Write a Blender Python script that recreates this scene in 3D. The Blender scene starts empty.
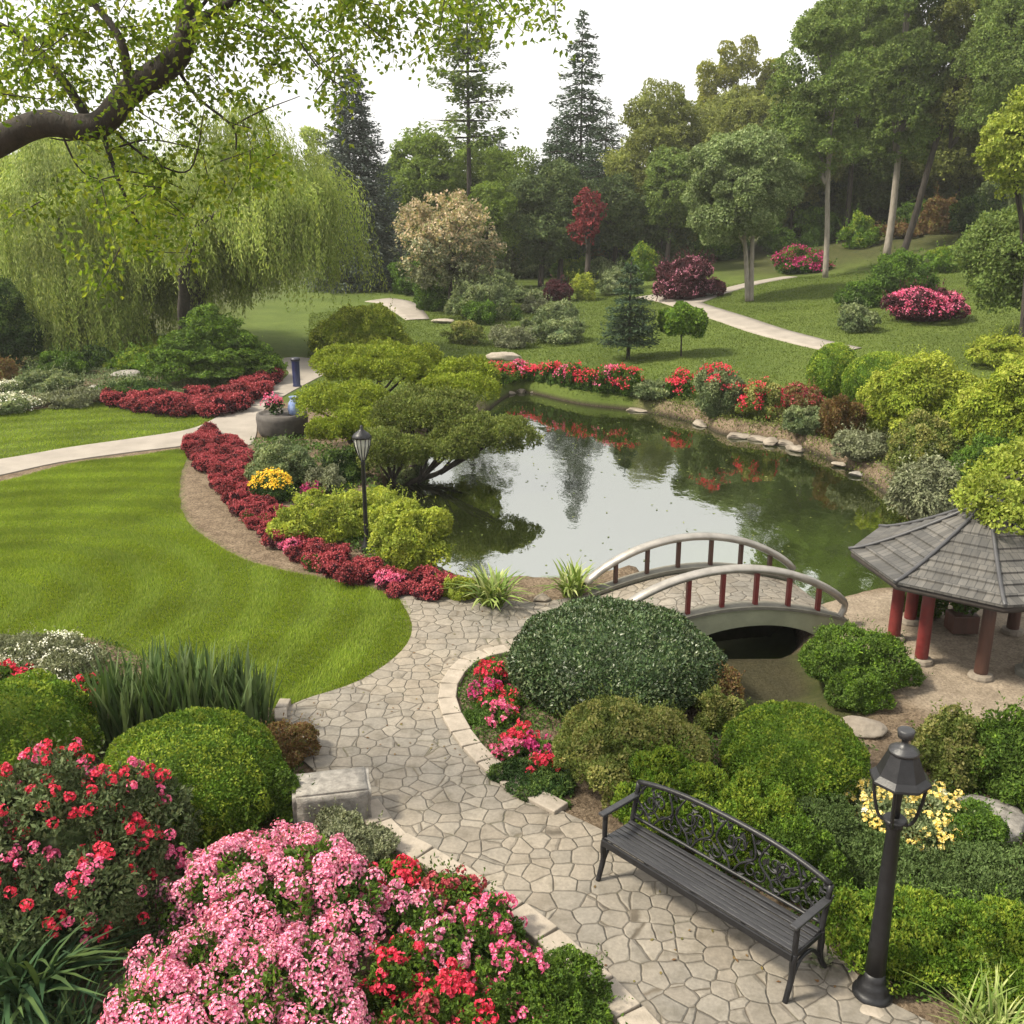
import bpy, bmesh, math, random
import numpy as np
from mathutils import Vector, Matrix

# ------------------------------------------------------------------ camera, world, sun, exposure
scene = bpy.context.scene
COL = scene.collection
HC, PITCH, FPX = 6.5, math.radians(17.1), 1000.0
cam_d = bpy.data.cameras.new("Camera")
cam_d.sensor_width = 36.0
cam_d.lens = FPX / 1024 * 36
cam_d.clip_start, cam_d.clip_end = 0.1, 3000
cam = bpy.data.objects.new("Camera", cam_d)
cam.location = (0, 0, HC)
cam.rotation_euler = (math.pi / 2 - PITCH, 0, 0)
COL.objects.link(cam)
scene.camera = cam

SUN_EL, SUN_AZ = math.radians(50), math.radians(-98)     # azimuth measured from +Y towards +X
world = bpy.data.worlds.new("World")
scene.world = world
world.use_nodes = True
wt = world.node_tree
wt.nodes.clear()
sky = wt.nodes.new("ShaderNodeTexSky")
sky.sky_type = 'NISHITA'
sky.sun_disc = False
sky.sun_elevation = SUN_EL
sky.sun_rotation = SUN_AZ
sky.air_density, sky.dust_density, sky.ozone_density = 1.0, 4.0, 1.0
hsv = wt.nodes.new("ShaderNodeHueSaturation")
hsv.inputs['Saturation'].default_value = 0.12
ovc = wt.nodes.new("ShaderNodeMix")
ovc.data_type = 'RGBA'
ovc.inputs[0].default_value = 0.62
ovc.inputs[7].default_value = (9.9, 9.75, 9.5, 1)          # the even layer of high cloud
bg = wt.nodes.new("ShaderNodeBackground")
bg.inputs['Strength'].default_value = 0.105
wo = wt.nodes.new("ShaderNodeOutputWorld")
wt.links.new(sky.outputs[0], hsv.inputs['Color'])
wt.links.new(hsv.outputs[0], ovc.inputs[6])
wt.links.new(ovc.outputs[2], bg.inputs['Color'])
wt.links.new(bg.outputs[0], wo.inputs['Surface'])

sun_d = bpy.data.lights.new("Sun", 'SUN')
sun_d.energy = 4.3
sun_d.angle = math.radians(9)
sun_d.color = (1.0, 0.91, 0.74)
sun = bpy.data.objects.new("Sun", sun_d)
sdir = Vector((math.sin(SUN_AZ) * math.cos(SUN_EL), math.cos(SUN_AZ) * math.cos(SUN_EL), math.sin(SUN_EL)))
sun.rotation_euler = sdir.to_track_quat('Z', 'Y').to_euler()
sun.location = (-20, 10, 40)
COL.objects.link(sun)

scene.view_settings.view_transform = 'Standard'
scene.view_settings.look = 'None'
scene.view_settings.gamma = 1
scene.view_settings.exposure = 0.84
scene.render.engine = 'CYCLES'
cy = scene.cycles
cy.max_bounces = 8
cy.diffuse_bounces = 3
cy.glossy_bounces = 3
cy.transmission_bounces = 6
cy.transparent_max_bounces = 8
cy.caustics_reflective = cy.caustics_refractive = False
cy.use_denoising = True
cy.sample_clamp_indirect = 6

# ------------------------------------------------------------------ helpers
rng = np.random.default_rng(11)
CP, SP = math.cos(PITCH), math.sin(PITCH)


def ray(px, py):
    a, v = px - 512.0, py - 512.0
    return np.array([a, FPX * CP - v * SP, -(FPX * SP + v * CP)])


def plane(px, py, z=0.0):
    d = ray(px, py)
    t = (z - HC) / d[2]
    return np.array([d[0] * t, d[1] * t, z])


def at_depth(px, py, Y):
    d = ray(px, py)
    return np.array([0, 0, HC]) + d * (Y / d[1])


def poly_px(pts, z=0.0):
    return np.array([plane(x, y, z)[:2] for x, y in pts])


def smooth_poly(P, n=4, closed=True):
    P = np.asarray(P, float)
    N = len(P)
    out = []
    for i in range(N if closed else N - 1):
        if closed:
            a, b, c, d = P[(i - 1) % N], P[i], P[(i + 1) % N], P[(i + 2) % N]
        else:
            a, b, c, d = P[max(i - 1, 0)], P[i], P[i + 1], P[min(i + 2, N - 1)]
        for k in range(n):
            t = k / n
            out.append(0.5 * (2 * b + (c - a) * t + (2 * a - 5 * b + 4 * c - d) * t * t + (3 * b - a - 3 * c + d) * t ** 3))
    if not closed:
        out.append(P[-1])
    return np.array(out)


def inside(poly, X, Y):
    r = np.zeros(X.shape, bool)
    n = len(poly)
    j = n - 1
    for i in range(n):
        xi, yi = poly[i]
        xj, yj = poly[j]
        if yi != yj:
            r ^= ((yi > Y) != (yj > Y)) & (X < (xj - xi) * (Y - yi) / (yj - yi) + xi)
        j = i
    return r


def sdist(poly, X, Y):
    """signed distance, positive inside"""
    d = np.full(X.shape, 1e9)
    n = len(poly)
    for i in range(n):
        a, b = poly[i], poly[(i + 1) % n]
        ab = b - a
        L = max(ab @ ab, 1e-9)
        t = np.clip(((X - a[0]) * ab[0] + (Y - a[1]) * ab[1]) / L, 0, 1)
        d = np.minimum(d, (X - a[0] - t * ab[0]) ** 2 + (Y - a[1] - t * ab[1]) ** 2)
    d = np.sqrt(d)
    return np.where(inside(poly, X, Y), d, -d)


def sstep(a, b, x):
    t = np.clip((x - a) / (b - a), 0, 1)
    return t * t * (3 - 2 * t)


def vnoise(p, seed=0):
    """value noise in [-1,1] at points p (n,3)"""
    p = np.asarray(p, float)
    i = np.floor(p).astype(np.int64)
    f = p - i
    f = f * f * (3 - 2 * f)

    def h(ix, iy, iz):
        n = (ix * 374761393 + iy * 668265263 + iz * 2147483647 + seed * 144665) & 0xffffffff
        n = ((n ^ (n >> 13)) * 1274126177) & 0xffffffff
        n = n ^ (n >> 16)
        return (n & 0xffff) / 32767.5 - 1.0
    r = 0
    for dx in (0, 1):
        for dy in (0, 1):
            for dz in (0, 1):
                w = (f[:, 0] if dx else 1 - f[:, 0]) * (f[:, 1] if dy else 1 - f[:, 1]) * (f[:, 2] if dz else 1 - f[:, 2])
                r = r + w * h(i[:, 0] + dx, i[:, 1] + dy, i[:, 2] + dz)
    return r


def unit(v):
    return v / np.maximum(np.linalg.norm(v, axis=-1, keepdims=True), 1e-9)


def rdir(n):
    return unit(rng.normal(size=(n, 3)))


class Geo:
    """collects vertices and faces (with material slots) of ONE mesh object"""
    def __init__(self):
        self.v, self.f, self.n = [], [], 0

    def add(self, V, F, mi=0, smooth=False):
        V = np.asarray(V, float).reshape(-1, 3)
        F = np.asarray(F, np.int64)
        if len(F):
            self.f.append((F + self.n, mi, smooth))
        self.v.append(V)
        self.n += len(V)
        return self

    def leaves(self, C, A, N, L, W, mi=0, fold=0.18, mid=0.5):
        n = len(C)
        if n == 0:
            return self
        L = np.broadcast_to(np.asarray(L, float), (n,))[:, None]
        W = np.broadcast_to(np.asarray(W, float), (n,))[:, None]
        A = unit(A)
        S = unit(np.cross(A, N))
        U = np.cross(S, A)
        V = np.empty((n, 4, 3))
        V[:, 0] = C
        V[:, 1] = C + A * L * mid + S * W * .5 + U * W * fold
        V[:, 2] = C + A * L
        V[:, 3] = C + A * L * mid - S * W * .5 + U * W * fold
        return self.add(V, np.arange(n * 4).reshape(n, 4), mi)

    def tube(self, pts, rad, n=8, mi=0, caps=True):
        pts = np.asarray(pts, float)
        m = len(pts)
        rad = np.broadcast_to(np.asarray(rad, float), (m,))
        T = np.gradient(pts, axis=0)
        T = unit(T)
        ref = np.array([0, 0, 1.0]) if abs(T[0, 2]) < .9 else np.array([1.0, 0, 0])
        V = np.empty((m, n, 3))
        a = np.arange(n) * 2 * math.pi / n
        s = unit(np.cross(T[0], ref)[None])[0]
        for i in range(m):
            s = s - T[i] * (s @ T[i])
            s = s / max(np.linalg.norm(s), 1e-9)
            b = np.cross(T[i], s)
            V[i] = pts[i] + rad[i] * (np.cos(a)[:, None] * s + np.sin(a)[:, None] * b)
        i = np.arange(m - 1)[:, None] * n
        j = np.arange(n)[None]
        k = (j + 1) % n
        F = np.stack([i + j, i + k, i + n + k, i + n + j], -1).reshape(-1, 4)
        o = self.n
        self.add(V.reshape(-1, 3), F, mi, True)
        if caps:
            for r0, fl in ((0, 1), ((m - 1) * n, 0)):
                idx = np.arange(n) + r0 + o
                if fl:
                    idx = idx[::-1]
                self.f.append((idx[None], mi, False))
        return self

    def lathe(self, prof, n=24, c=(0, 0, 0), mi=0, smooth=True, rot=0.0):
        prof = np.asarray(prof, float)
        m = len(prof)
        a = np.arange(n) * 2 * math.pi / n + rot
        V = np.empty((m, n, 3))
        V[:, :, 0] = prof[:, 0:1] * np.cos(a) + c[0]
        V[:, :, 1] = prof[:, 0:1] * np.sin(a) + c[1]
        V[:, :, 2] = prof[:, 1:2] + c[2]
        i = np.arange(m - 1)[:, None] * n
        j = np.arange(n)[None]
        k = (j + 1) % n
        F = np.stack([i + j, i + k, i + n + k, i + n + j], -1).reshape(-1, 4)
        o = self.n
        self.add(V.reshape(-1, 3), F, mi, smooth)
        self.f.append(((np.arange(n)[::-1] + o)[None], mi, False))
        self.f.append(((np.arange(n) + (m - 1) * n + o)[None], mi, False))
        return self

    def box(self, c, s, mi=0, M=None, bev=0.0):
        """box of full size s about c with chamfered edges; M optional 3x3"""
        s = np.asarray(s, float) / 2
        b = min(bev, s.min() * .6)
        if b <= 0:
            V = np.array([[x, y, z] for x in (-1, 1) for y in (-1, 1) for z in (-1, 1)]) * s
            F = [[0, 1, 3, 2], [4, 6, 7, 5], [0, 4, 5, 1], [2, 3, 7, 6], [0, 2, 6, 4], [1, 5, 7, 3]]
            if M is not None:
                V = V @ np.asarray(M).T
            return self.add(V + np.asarray(c), F, mi)
        bm = bmesh.new()
        bmesh.ops.create_cube(bm, size=2)
        for v in bm.verts:
            v.co = Vector((v.co.x * s[0], v.co.y * s[1], v.co.z * s[2]))
        bmesh.ops.bevel(bm, geom=list(bm.edges), offset=b, segments=2, affect='EDGES', profile=.5)
        self.bm(bm, mi, M, c)
        return self

    def bm(self, bm, mi=0, M=None, c=(0, 0, 0), smooth=False):
        bm.verts.index_update()
        V = np.array([v.co[:] for v in bm.verts])
        if M is not None:
            V = V @ np.asarray(M).T
        o = self.n
        self.v.append(V + np.asarray(c, float))
        self.n += len(V)
        for f in bm.faces:
            self.f.append((np.array([[v.index + o for v in f.verts]]), mi, smooth))
        bm.free()
        return self

    def prism(self, poly, z0, z1, mi=0, side_mi=None):
        """vertical prism over a 2-D polygon (counter-clockwise)"""
        poly = np.asarray(poly, float)
        if np.sum(poly[:, 0] * np.roll(poly[:, 1], -1) - np.roll(poly[:, 0], -1) * poly[:, 1]) < 0:
            poly = poly[::-1]
        n = len(poly)
        V = np.concatenate([np.c_[poly, np.full(n, z0)], np.c_[poly, np.full(n, z1)]])
        o = self.n
        i = np.arange(n)
        j = (i + 1) % n
        self.add(V, np.stack([i, j, n + j, n + i], -1), mi if side_mi is None else side_mi)
        self.f.append(((i + n + o)[None], mi, False))
        return self

    def build(self, name, mats, parent=None, loc=(0, 0, 0), rotz=0.0, scale=None, kind=None):
        me = bpy.data.meshes.new(name)
        V = np.concatenate(self.v) if self.v else np.zeros((0, 3))
        me.vertices.add(len(V))
        me.vertices.foreach_set('co', V.astype(np.float32).ravel())
        tot, idx, mi, sm = [], [], [], []
        for F, m, s in self.f:
            tot.append(np.full(len(F), F.shape[1], np.int32))
            idx.append(F.ravel().astype(np.int32))
            mi.append(np.full(len(F), m, np.int32))
            sm.append(np.full(len(F), s, bool))
        tot, idx, mi, sm = map(np.concatenate, (tot, idx, mi, sm))
        me.loops.add(len(idx))
        me.loops.foreach_set('vertex_index', idx)
        me.polygons.add(len(tot))
        st = np.zeros(len(tot), np.int32)
        st[1:] = np.cumsum(tot)[:-1]
        me.polygons.foreach_set('loop_start', st)
        me.polygons.foreach_set('material_index', mi)
        me.polygons.foreach_set('use_smooth', sm)
        for m in (mats if isinstance(mats, (list, tuple)) else [mats]):
            me.materials.append(m)
        me.update(calc_edges=True)
        o = bpy.data.objects.new(name, me)
        COL.objects.link(o)
        o.location = loc
        o.rotation_euler = (0, 0, rotz)
        if scale is not None:
            o.scale = scale
        if parent is not None:
            o.parent = parent
        if kind:
            o['kind'] = kind
        return o


def empty(name, label, cat, loc=(0, 0, 0), rotz=0.0, group=None):
    o = bpy.data.objects.new(name, None)
    o.empty_display_size = .2
    COL.objects.link(o)
    o.location = loc
    o.rotation_euler = (0, 0, rotz)
    return tag(o, label, cat, group)


def tag(o, label, cat, group=None):
    o['label'] = label
    o['category'] = cat
    if group:
        o['group'] = group
    return o


def copy_tree(o, parent=None):
    c = o.copy()
    COL.objects.link(c)
    c.parent = parent
    for ch in list(o.children):
        copy_tree(ch, c)
    return c


# ------------------------------------------------------------------ materials
def newmat(name):
    m = bpy.data.materials.new(name)
    m.use_nodes = True
    nt = m.node_tree
    nt.nodes.clear()
    out = nt.nodes.new('ShaderNodeOutputMaterial')
    return m, nt, out


def N(nt, t, **kw):
    n = nt.nodes.new(t)
    for k, v in kw.items():
        if k.startswith('_'):
            setattr(n, k[1:], v)
        else:
            n.inputs[k.replace('__', ' ')].default_value = v
    return n


def rgba(c):
    return (c[0], c[1], c[2], 1.0)


def ramp(nt, fac, stops, interp='LINEAR'):
    r = nt.nodes.new('ShaderNodeValToRGB')
    r.color_ramp.interpolation = interp
    e = r.color_ramp.elements
    while len(e) < len(stops):
        e.new(0.5)
    for k, (p, c) in enumerate(stops):
        e[k].position = p
        e[k].color = rgba(c)
    nt.links.new(fac, r.inputs[0])
    return r


def mixc(nt, fac, a, b, mode='MIX'):
    m = nt.nodes.new('ShaderNodeMix')
    m.data_type = 'RGBA'
    m.blend_type = mode
    for s, x in ((0, fac), (6, a), (7, b)):
        if hasattr(x, 'is_linked') or hasattr(x, 'links'):
            nt.links.new(x, m.inputs[s])
        else:
            m.inputs[s].default_value = x if s == 0 else rgba(x)
    return m.outputs[2]


def noise(nt, scale, detail=3, rough=.55, vec=None):
    n = N(nt, 'ShaderNodeTexNoise', Scale=scale, Detail=detail, Roughness=rough)
    if vec is not None:
        nt.links.new(vec, n.inputs['Vector'])
    return n.outputs['Fac']


def leaf_mat(name, cols, trans=.3, rough=.6, clump=1.2, vary=.35, spec=.14):
    """leaves: a colour per leaf, drifting from clump to clump, part of the light passes through"""
    m, nt, out = newmat(name)
    soft = []
    for c in cols:
        l = .3 * c[0] + .6 * c[1] + .1 * c[2]
        k_ = .05 if c[1] > c[0] else .04
        soft.append(tuple(x * (1 - k_) + l * k_ for x in c))
    cols = soft
    g = nt.nodes.new('ShaderNodeNewGeometry')
    k = len(cols) - 1
    r = ramp(nt, g.outputs['Random Per Island'], [(i / max(k, 1), c) for i, c in enumerate(cols)])
    tc = nt.nodes.new('ShaderNodeTexCoord')
    nz = noise(nt, clump, 2, .5, tc.outputs['Object'])
    lo, hi = 1 - vary, 1 + vary
    rr = ramp(nt, nz, [(.3, (lo, lo, lo * .95)), (.7, (hi, hi, hi * .92))])
    c = mixc(nt, 1.0, r.outputs[0], rr.outputs[0], 'MULTIPLY')
    p = N(nt, 'ShaderNodeBsdfPrincipled', Roughness=rough)
    p.inputs['Specular IOR Level'].default_value = spec
    nt.links.new(c, p.inputs['Base Color'])
    if trans > 0:
        t = nt.nodes.new('ShaderNodeBsdfTranslucent')
        c2 = mixc(nt, 1.0, c, (1.25, 1.2, .7), 'MULTIPLY')
        nt.links.new(c2, t.inputs['Color'])
        mx = nt.nodes.new('ShaderNodeMixShader')
        mx.inputs[0].default_value = trans
        nt.links.new(p.outputs[0], mx.inputs[1])
        nt.links.new(t.outputs[0], mx.inputs[2])
        nt.links.new(mx.outputs[0], out.inputs[0])
    else:
        nt.links.new(p.outputs[0], out.inputs[0])
    return m


def solid_mat(name, c1, c2, scale=6, rough=.7, bump=.2, bscale=None, metal=0.0, spec=.5, detail=5, stretch=None):
    m, nt, out = newmat(name)
    tc = nt.nodes.new('ShaderNodeTexCoord')
    vec = tc.outputs['Object']
    if stretch:
        mp = nt.nodes.new('ShaderNodeMapping')
        mp.inputs['Scale'].default_value = stretch
        nt.links.new(vec, mp.inputs['Vector'])
        vec = mp.outputs[0]
    f = noise(nt, scale, detail, .6, vec)
    r = ramp(nt, f, [(.3, c1), (.7, c2)])
    p = N(nt, 'ShaderNodeBsdfPrincipled', Roughness=rough, Metallic=metal)
    p.inputs['Specular IOR Level'].default_value = spec
    nt.links.new(r.outputs[0], p.inputs['Base Color'])
    rr = ramp(nt, f, [(.2, (rough * .8,) * 3), (.8, (min(1, rough * 1.2),) * 3)])
    nt.links.new(rr.outputs[0], p.inputs['Roughness'])
    if bump:
        b = N(nt, 'ShaderNodeBump', Strength=bump, Distance=.02)
        nt.links.new(noise(nt, bscale or scale * 3, 5, .65, vec), b.inputs['Height'])
        nt.links.new(b.outputs[0], p.inputs['Normal'])
    nt.links.new(p.outputs[0], out.inputs[0])
    return m


M = {}
L_ = leaf_mat
M['box'] = L_('boxwood_leaves', [(.045, .100, .008), (.090, .170, .012), (.15, .235, .022)], .25, clump=3)
M['boxdark'] = L_('clipped_shrub_leaves', [(.035, .075, .010), (.065, .12, .016), (.11, .17, .026)], .22, clump=3)
M['camellia'] = L_('glossy_evergreen_leaves', [(.022, .05, .014), (.045, .085, .024), (.12, .15, .07)], .12, .38, clump=2.5, spec=.4)
M['olive'] = L_('olive_shrub_leaves', [(.075, .11, .02), (.125, .165, .032), (.19, .21, .06)], .28, clump=3)
M['yellow'] = L_('golden_leaves', [(.14, .20, .02), (.23, .29, .035), (.34, .38, .07)], .32, clump=2)
M['gold'] = L_('yellow_green_mound_leaves', [(.11, .165, .010), (.18, .24, .016), (.28, .32, .035)], .3, clump=1.4)
M['grey'] = L_('grey_green_leaves', [(.07, .11, .045), (.12, .165, .075), (.19, .23, .12)], .25, clump=2.5)
M['sage'] = L_('sage_leaves', [(.11, .13, .07), (.17, .19, .11), (.26, .27, .18)], .2, clump=2.5)
M['mid'] = L_('mid_green_leaves', [(.035, .08, .012), (.06, .12, .018), (.10, .17, .03)], .3, clump=1.6)
M['bright'] = L_('bright_green_leaves', [(.06, .13, .012), (.10, .19, .018), (.15, .24, .03)], .32, clump=1.8)
M['dark'] = L_('dark_green_leaves', [(.015, .04, .010), (.03, .065, .016), (.05, .09, .025)], .2, clump=1.2)
M['maroon'] = L_('maroon_leaves', [(.04, .012, .018), (.07, .02, .03), (.10, .03, .045)], .2, clump=2)
M['russet'] = L_('russet_leaves', [(.12, .06, .03), (.17, .10, .045), (.14, .14, .04)], .25, clump=2)
M['blush'] = L_('blush_leaves', [(.50, .36, .27), (.42, .35, .24), (.22, .25, .11), (.64, .48, .40)], .3, clump=.8)
M['willow'] = L_('willow_leaves', [(.15, .215, .045), (.24, .315, .07), (.37, .42, .14)], .45, clump=.5, vary=.45)
M['oak'] = L_('overhead_leaves', [(.075, .135, .012), (.13, .20, .018), (.22, .26, .03)], .6, clump=.9, vary=.35)
M['spruce'] = L_('blue_spruce_needles', [(.045, .062, .058), (.075, .10, .09), (.13, .155, .14)], .12, clump=.8)
M['fir'] = L_('fir_needles', [(.028, .055, .034), (.045, .08, .045), (.08, .12, .06)], .12, clump=.8)
M['pine'] = L_('tall_pine_needles', [(.085, .145, .032), (.13, .195, .045), (.20, .25, .075)], .3, clump=.6)
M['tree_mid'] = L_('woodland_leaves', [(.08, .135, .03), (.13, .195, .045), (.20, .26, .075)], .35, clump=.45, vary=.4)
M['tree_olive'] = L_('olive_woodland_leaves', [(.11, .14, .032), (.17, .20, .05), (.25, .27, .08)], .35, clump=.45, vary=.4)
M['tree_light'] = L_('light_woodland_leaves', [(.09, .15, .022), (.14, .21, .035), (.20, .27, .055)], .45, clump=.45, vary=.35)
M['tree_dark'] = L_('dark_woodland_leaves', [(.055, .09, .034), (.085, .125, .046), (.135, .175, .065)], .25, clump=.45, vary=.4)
M['tree_grey'] = L_('round_tree_leaves', [(.09, .14, .045), (.155, .215, .08), (.29, .35, .17)], .3, clump=.7, vary=.35)
M['poplar'] = L_('sunlit_poplar_leaves', [(.13, .16, .02), (.20, .22, .03), (.28, .28, .04)], .45, clump=.5)
M['iris'] = L_('iris_blades', [(.045, .085, .025), (.075, .125, .04), (.14, .19, .085)], .2, clump=2)
M['spider'] = L_('variegated_blades', [(.10, .17, .03), (.17, .24, .05), (.42, .45, .20)], .3, clump=2)
M['strap'] = L_('strap_leaves', [(.02, .05, .022), (.035, .075, .03), (.07, .11, .03)], .2, clump=2)
M['pink'] = L_('pink_petals', [(.55, .08, .24), (.74, .25, .45), (.86, .52, .66)], .3, clump=3, vary=.2)
M['red'] = L_('red_petals', [(.48, .014, .045), (.64, .03, .075), (.76, .08, .15)], .25, clump=3, vary=.2)
M['crimson'] = L_('crimson_petals', [(.20, .022, .032), (.33, .045, .062), (.46, .11, .14)], .2, clump=2, vary=.3)
M['crimson_dark'] = L_('dark_crimson_petals', [(.12, .02, .026), (.20, .032, .042), (.30, .06, .07)], .2, clump=2, vary=.3)
M['magenta'] = L_('magenta_petals', [(.30, .012, .10), (.44, .03, .17), (.60, .08, .26)], .25, clump=2, vary=.2)
M['rose'] = L_('rose_petals', [(.52, .045, .16), (.68, .11, .28), (.80, .28, .44)], .25, clump=2, vary=.2)
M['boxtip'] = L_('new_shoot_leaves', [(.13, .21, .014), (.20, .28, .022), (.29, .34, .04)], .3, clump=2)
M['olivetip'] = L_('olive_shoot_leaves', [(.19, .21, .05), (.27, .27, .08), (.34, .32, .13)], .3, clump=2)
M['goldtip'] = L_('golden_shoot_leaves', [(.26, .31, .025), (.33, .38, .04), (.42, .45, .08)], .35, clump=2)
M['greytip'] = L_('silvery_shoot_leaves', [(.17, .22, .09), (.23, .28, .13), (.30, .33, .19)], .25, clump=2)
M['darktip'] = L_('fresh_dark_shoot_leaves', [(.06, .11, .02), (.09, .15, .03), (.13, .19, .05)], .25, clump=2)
M['juniper'] = L_('juniper_needles', [(.045, .080, .022), (.075, .12, .034), (.115, .165, .055)], .2, clump=2)
M['rhodo'] = L_('rhododendron_leaves', [(.045, .070, .026), (.075, .105, .04), (.13, .16, .075)], .2, clump=2.5)
M['dusky'] = L_('dusky_pink_petals', [(.26, .07, .13), (.38, .13, .22), (.50, .24, .32)], .2, clump=2)
M['white'] = L_('white_petals', [(.7, .7, .62), (.8, .8, .74)], .2, clump=3, vary=.1)
M['yellowp'] = L_('yellow_petals', [(.78, .55, .10), (.84, .68, .22), (.84, .74, .40)], .25, clump=3, vary=.15)
M['orange'] = L_('orange_petals', [(.82, .58, .03), (.85, .62, .05), (.78, .36, .02)], .25, clump=3, vary=.15)
M['bark'] = solid_mat('dark_bark', (.010, .008, .006), (.055, .043, .034), 14, .9, 1.0, 34, stretch=(1, 1, .25))
M['bark_pale'] = solid_mat('pale_bark', (.14, .12, .095), (.28, .25, .21), 6, .9, .5, 22, stretch=(1, 1, .3))
M['twig'] = solid_mat('twig_bark', (.05, .035, .022), (.10, .075, .05), 12, .9, .3)
M['iron'] = solid_mat('black_painted_iron', (.007, .007, .008), (.016, .016, .018), 14, .42, .12, 60, spec=.35)
M['slat'] = solid_mat('worn_black_slats', (.016, .016, .018), (.036, .036, .039), 10, .36, .2, 30, stretch=(.3, 4, 4))
M['steel'] = solid_mat('brushed_rail', (.25, .232, .205), (.38, .355, .32), 5, .4, .1, 40, metal=.55)
M['redpaint'] = solid_mat('dark_red_paint', (.10, .013, .013), (.16, .023, .020), 8, .5, .2, 30)
M['brownpaint'] = solid_mat('dark_brown_wood', (.045, .020, .014), (.085, .038, .026), 8, .6, .3, 30, stretch=(1, 1, .2))
M['concrete'] = solid_mat('grey_green_concrete', (.21, .22, .15), (.30, .31, .21), 3, .8, .25, 20)
M['concrete_dark'] = solid_mat('weathered_concrete_edge', (.10, .095, .075), (.17, .16, .13), 5, .85, .3, 25)
M['stone'] = solid_mat('grey_stone', (.11, .10, .088), (.30, .28, .25), 9, .9, .9, 14)
M['stone_warm'] = solid_mat('warm_stone', (.13, .105, .08), (.27, .235, .19), 4, .9, .8, 14)
M['kerb'] = solid_mat('kerb_stone', (.22, .19, .15), (.33, .285, .235), 7, .9, .5, 30)
M['planter'] = solid_mat('dark_planter_stone', (.035, .03, .027), (.09, .08, .07), 5, .8, .6, 18)
M['terracotta'] = solid_mat('terracotta', (.22, .09, .05), (.30, .13, .07), 6, .8, .2)
M['blue'] = solid_mat('blue_enamel', (.008, .010, .04), (.014, .02, .08), 4, .35, .05)
M['bluecloth'] = solid_mat('blue_glaze', (.10, .16, .36), (.30, .38, .55), 8, .3, .05)
M['bluedark'] = solid_mat('dark_cap', (.02, .02, .03), (.03, .03, .045), 4, .4, .05)
M['ridge'] = solid_mat('dark_ridge_metal', (.035, .035, .038), (.06, .06, .063), 6, .5, .2)
M['soffit'] = solid_mat('dark_soffit_boards', (.02, .016, .013), (.045, .036, .03), 6, .8, .2)

gm, nt, out = newmat('frosted_glass')
p = N(nt, 'ShaderNodeBsdfPrincipled', Roughness=.25)
p.inputs['Base Color'].default_value = (.62, .63, .58, 1)
p.inputs['Transmission Weight'].default_value = .35
nt.links.new(p.outputs[0], out.inputs[0])
M['frost'] = gm

# ------------------------------------------------------------------ terrain
WZ = -0.40                                               # water level
pond_px = [(388, 480), (384, 520), (408, 552), (440, 576), (475, 592), (520, 590), (560, 592), (600, 586), (640, 578)]
pond_poly = [plane(x, y, WZ)[:2] for x, y in pond_px]
pond_poly += [np.array(q) for q in [(2.55, 16.0), (2.7, 14.6), (2.6, 13.4), (3.0, 12.7), (3.9, 12.5), (4.6, 12.9), (4.75, 13.8), (4.75, 15.2), (5.0, 15.9)]]
pond_poly += [plane(x, y, WZ)[:2] for x, y in
              [(862, 604), (905, 598), (925, 560), (915, 520), (888, 495), (850, 470), (812, 452), (770, 441), (722, 434), (700, 424),
               (640, 411), (580, 404), (524, 392), (500, 400), (470, 425), (440, 440), (405, 452)]]
pond_poly = smooth_poly(pond_poly, 4)


def hz(x, y):
    x = np.asarray(x, float)
    y = np.asarray(y, float)
    far = np.maximum(0, y - 42)
    land = .022 * far + .095 * np.maximum(0, x - 5 - 0.02 * far) * sstep(27, 52, y)
    land = land + .012 * np.maximum(0, y - 75) + .10 * np.maximum(0, x - 20) * sstep(55, 85, y)
    land = land + .10 * np.sin(x * .31 + 1.3) * np.sin(y * .23) * sstep(26, 40, y)
    near = (x > -20) & (x < 18) & (y > 9) & (y < 42)
    if near.any():
        s = np.full(x.shape, -9.0)
        s[near] = sdist(pond_poly, x[near], y[near])
        t = sstep(-.30, .55, s)
        mud = (x[near] > 1.8) & (x[near] < 5.6) & (y[near] < 15.6)
        dep = np.full(x.shape, 1.15)
        dep[near] = np.where(mud, .33 + .82 * sstep(14.3, 15.4, y[near]), 1.15)
        land = land * (1 - t) - dep * t
    return land


_T = np.concatenate([np.linspace(3, 60, 1500), np.linspace(60.1, 400, 1200)])


def P(px, py):
    """point of the terrain seen at a pixel of the photograph (used to take positions on the ground)"""
    d = ray(px, py)
    d = d / np.linalg.norm(d)
    Q = np.array([0, 0, HC]) + _T[:, None] * d
    below = Q[:, 2] < hz(Q[:, 0], Q[:, 1])
    if not below.any():
        return Q[-1]
    i = max(int(np.argmax(below)), 1)
    a, b = _T[i - 1], _T[i]
    for _ in range(12):
        m = .5 * (a + b)
        q = np.array([0, 0, HC]) + m * d
        if q[2] < hz(q[:1], q[1:2])[0]:
            b = m
        else:
            a = m
    q = np.array([0, 0, HC]) + b * d
    q[2] = hz(q[:1], q[1:2])[0]
    return q


def gz(x, y):
    return float(hz(np.array([x]), np.array([y]))[0])


def mpp(p):
    """metres per photo pixel at a point"""
    return (p[1] * CP + (HC - p[2]) * SP) / FPX


def z_at(y, py):
    d = ray(512, py)
    return HC + d[2] / d[1] * y


def x_at(y, px, py):
    d = ray(px, py)
    return d[0] / d[1] * y


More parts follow.
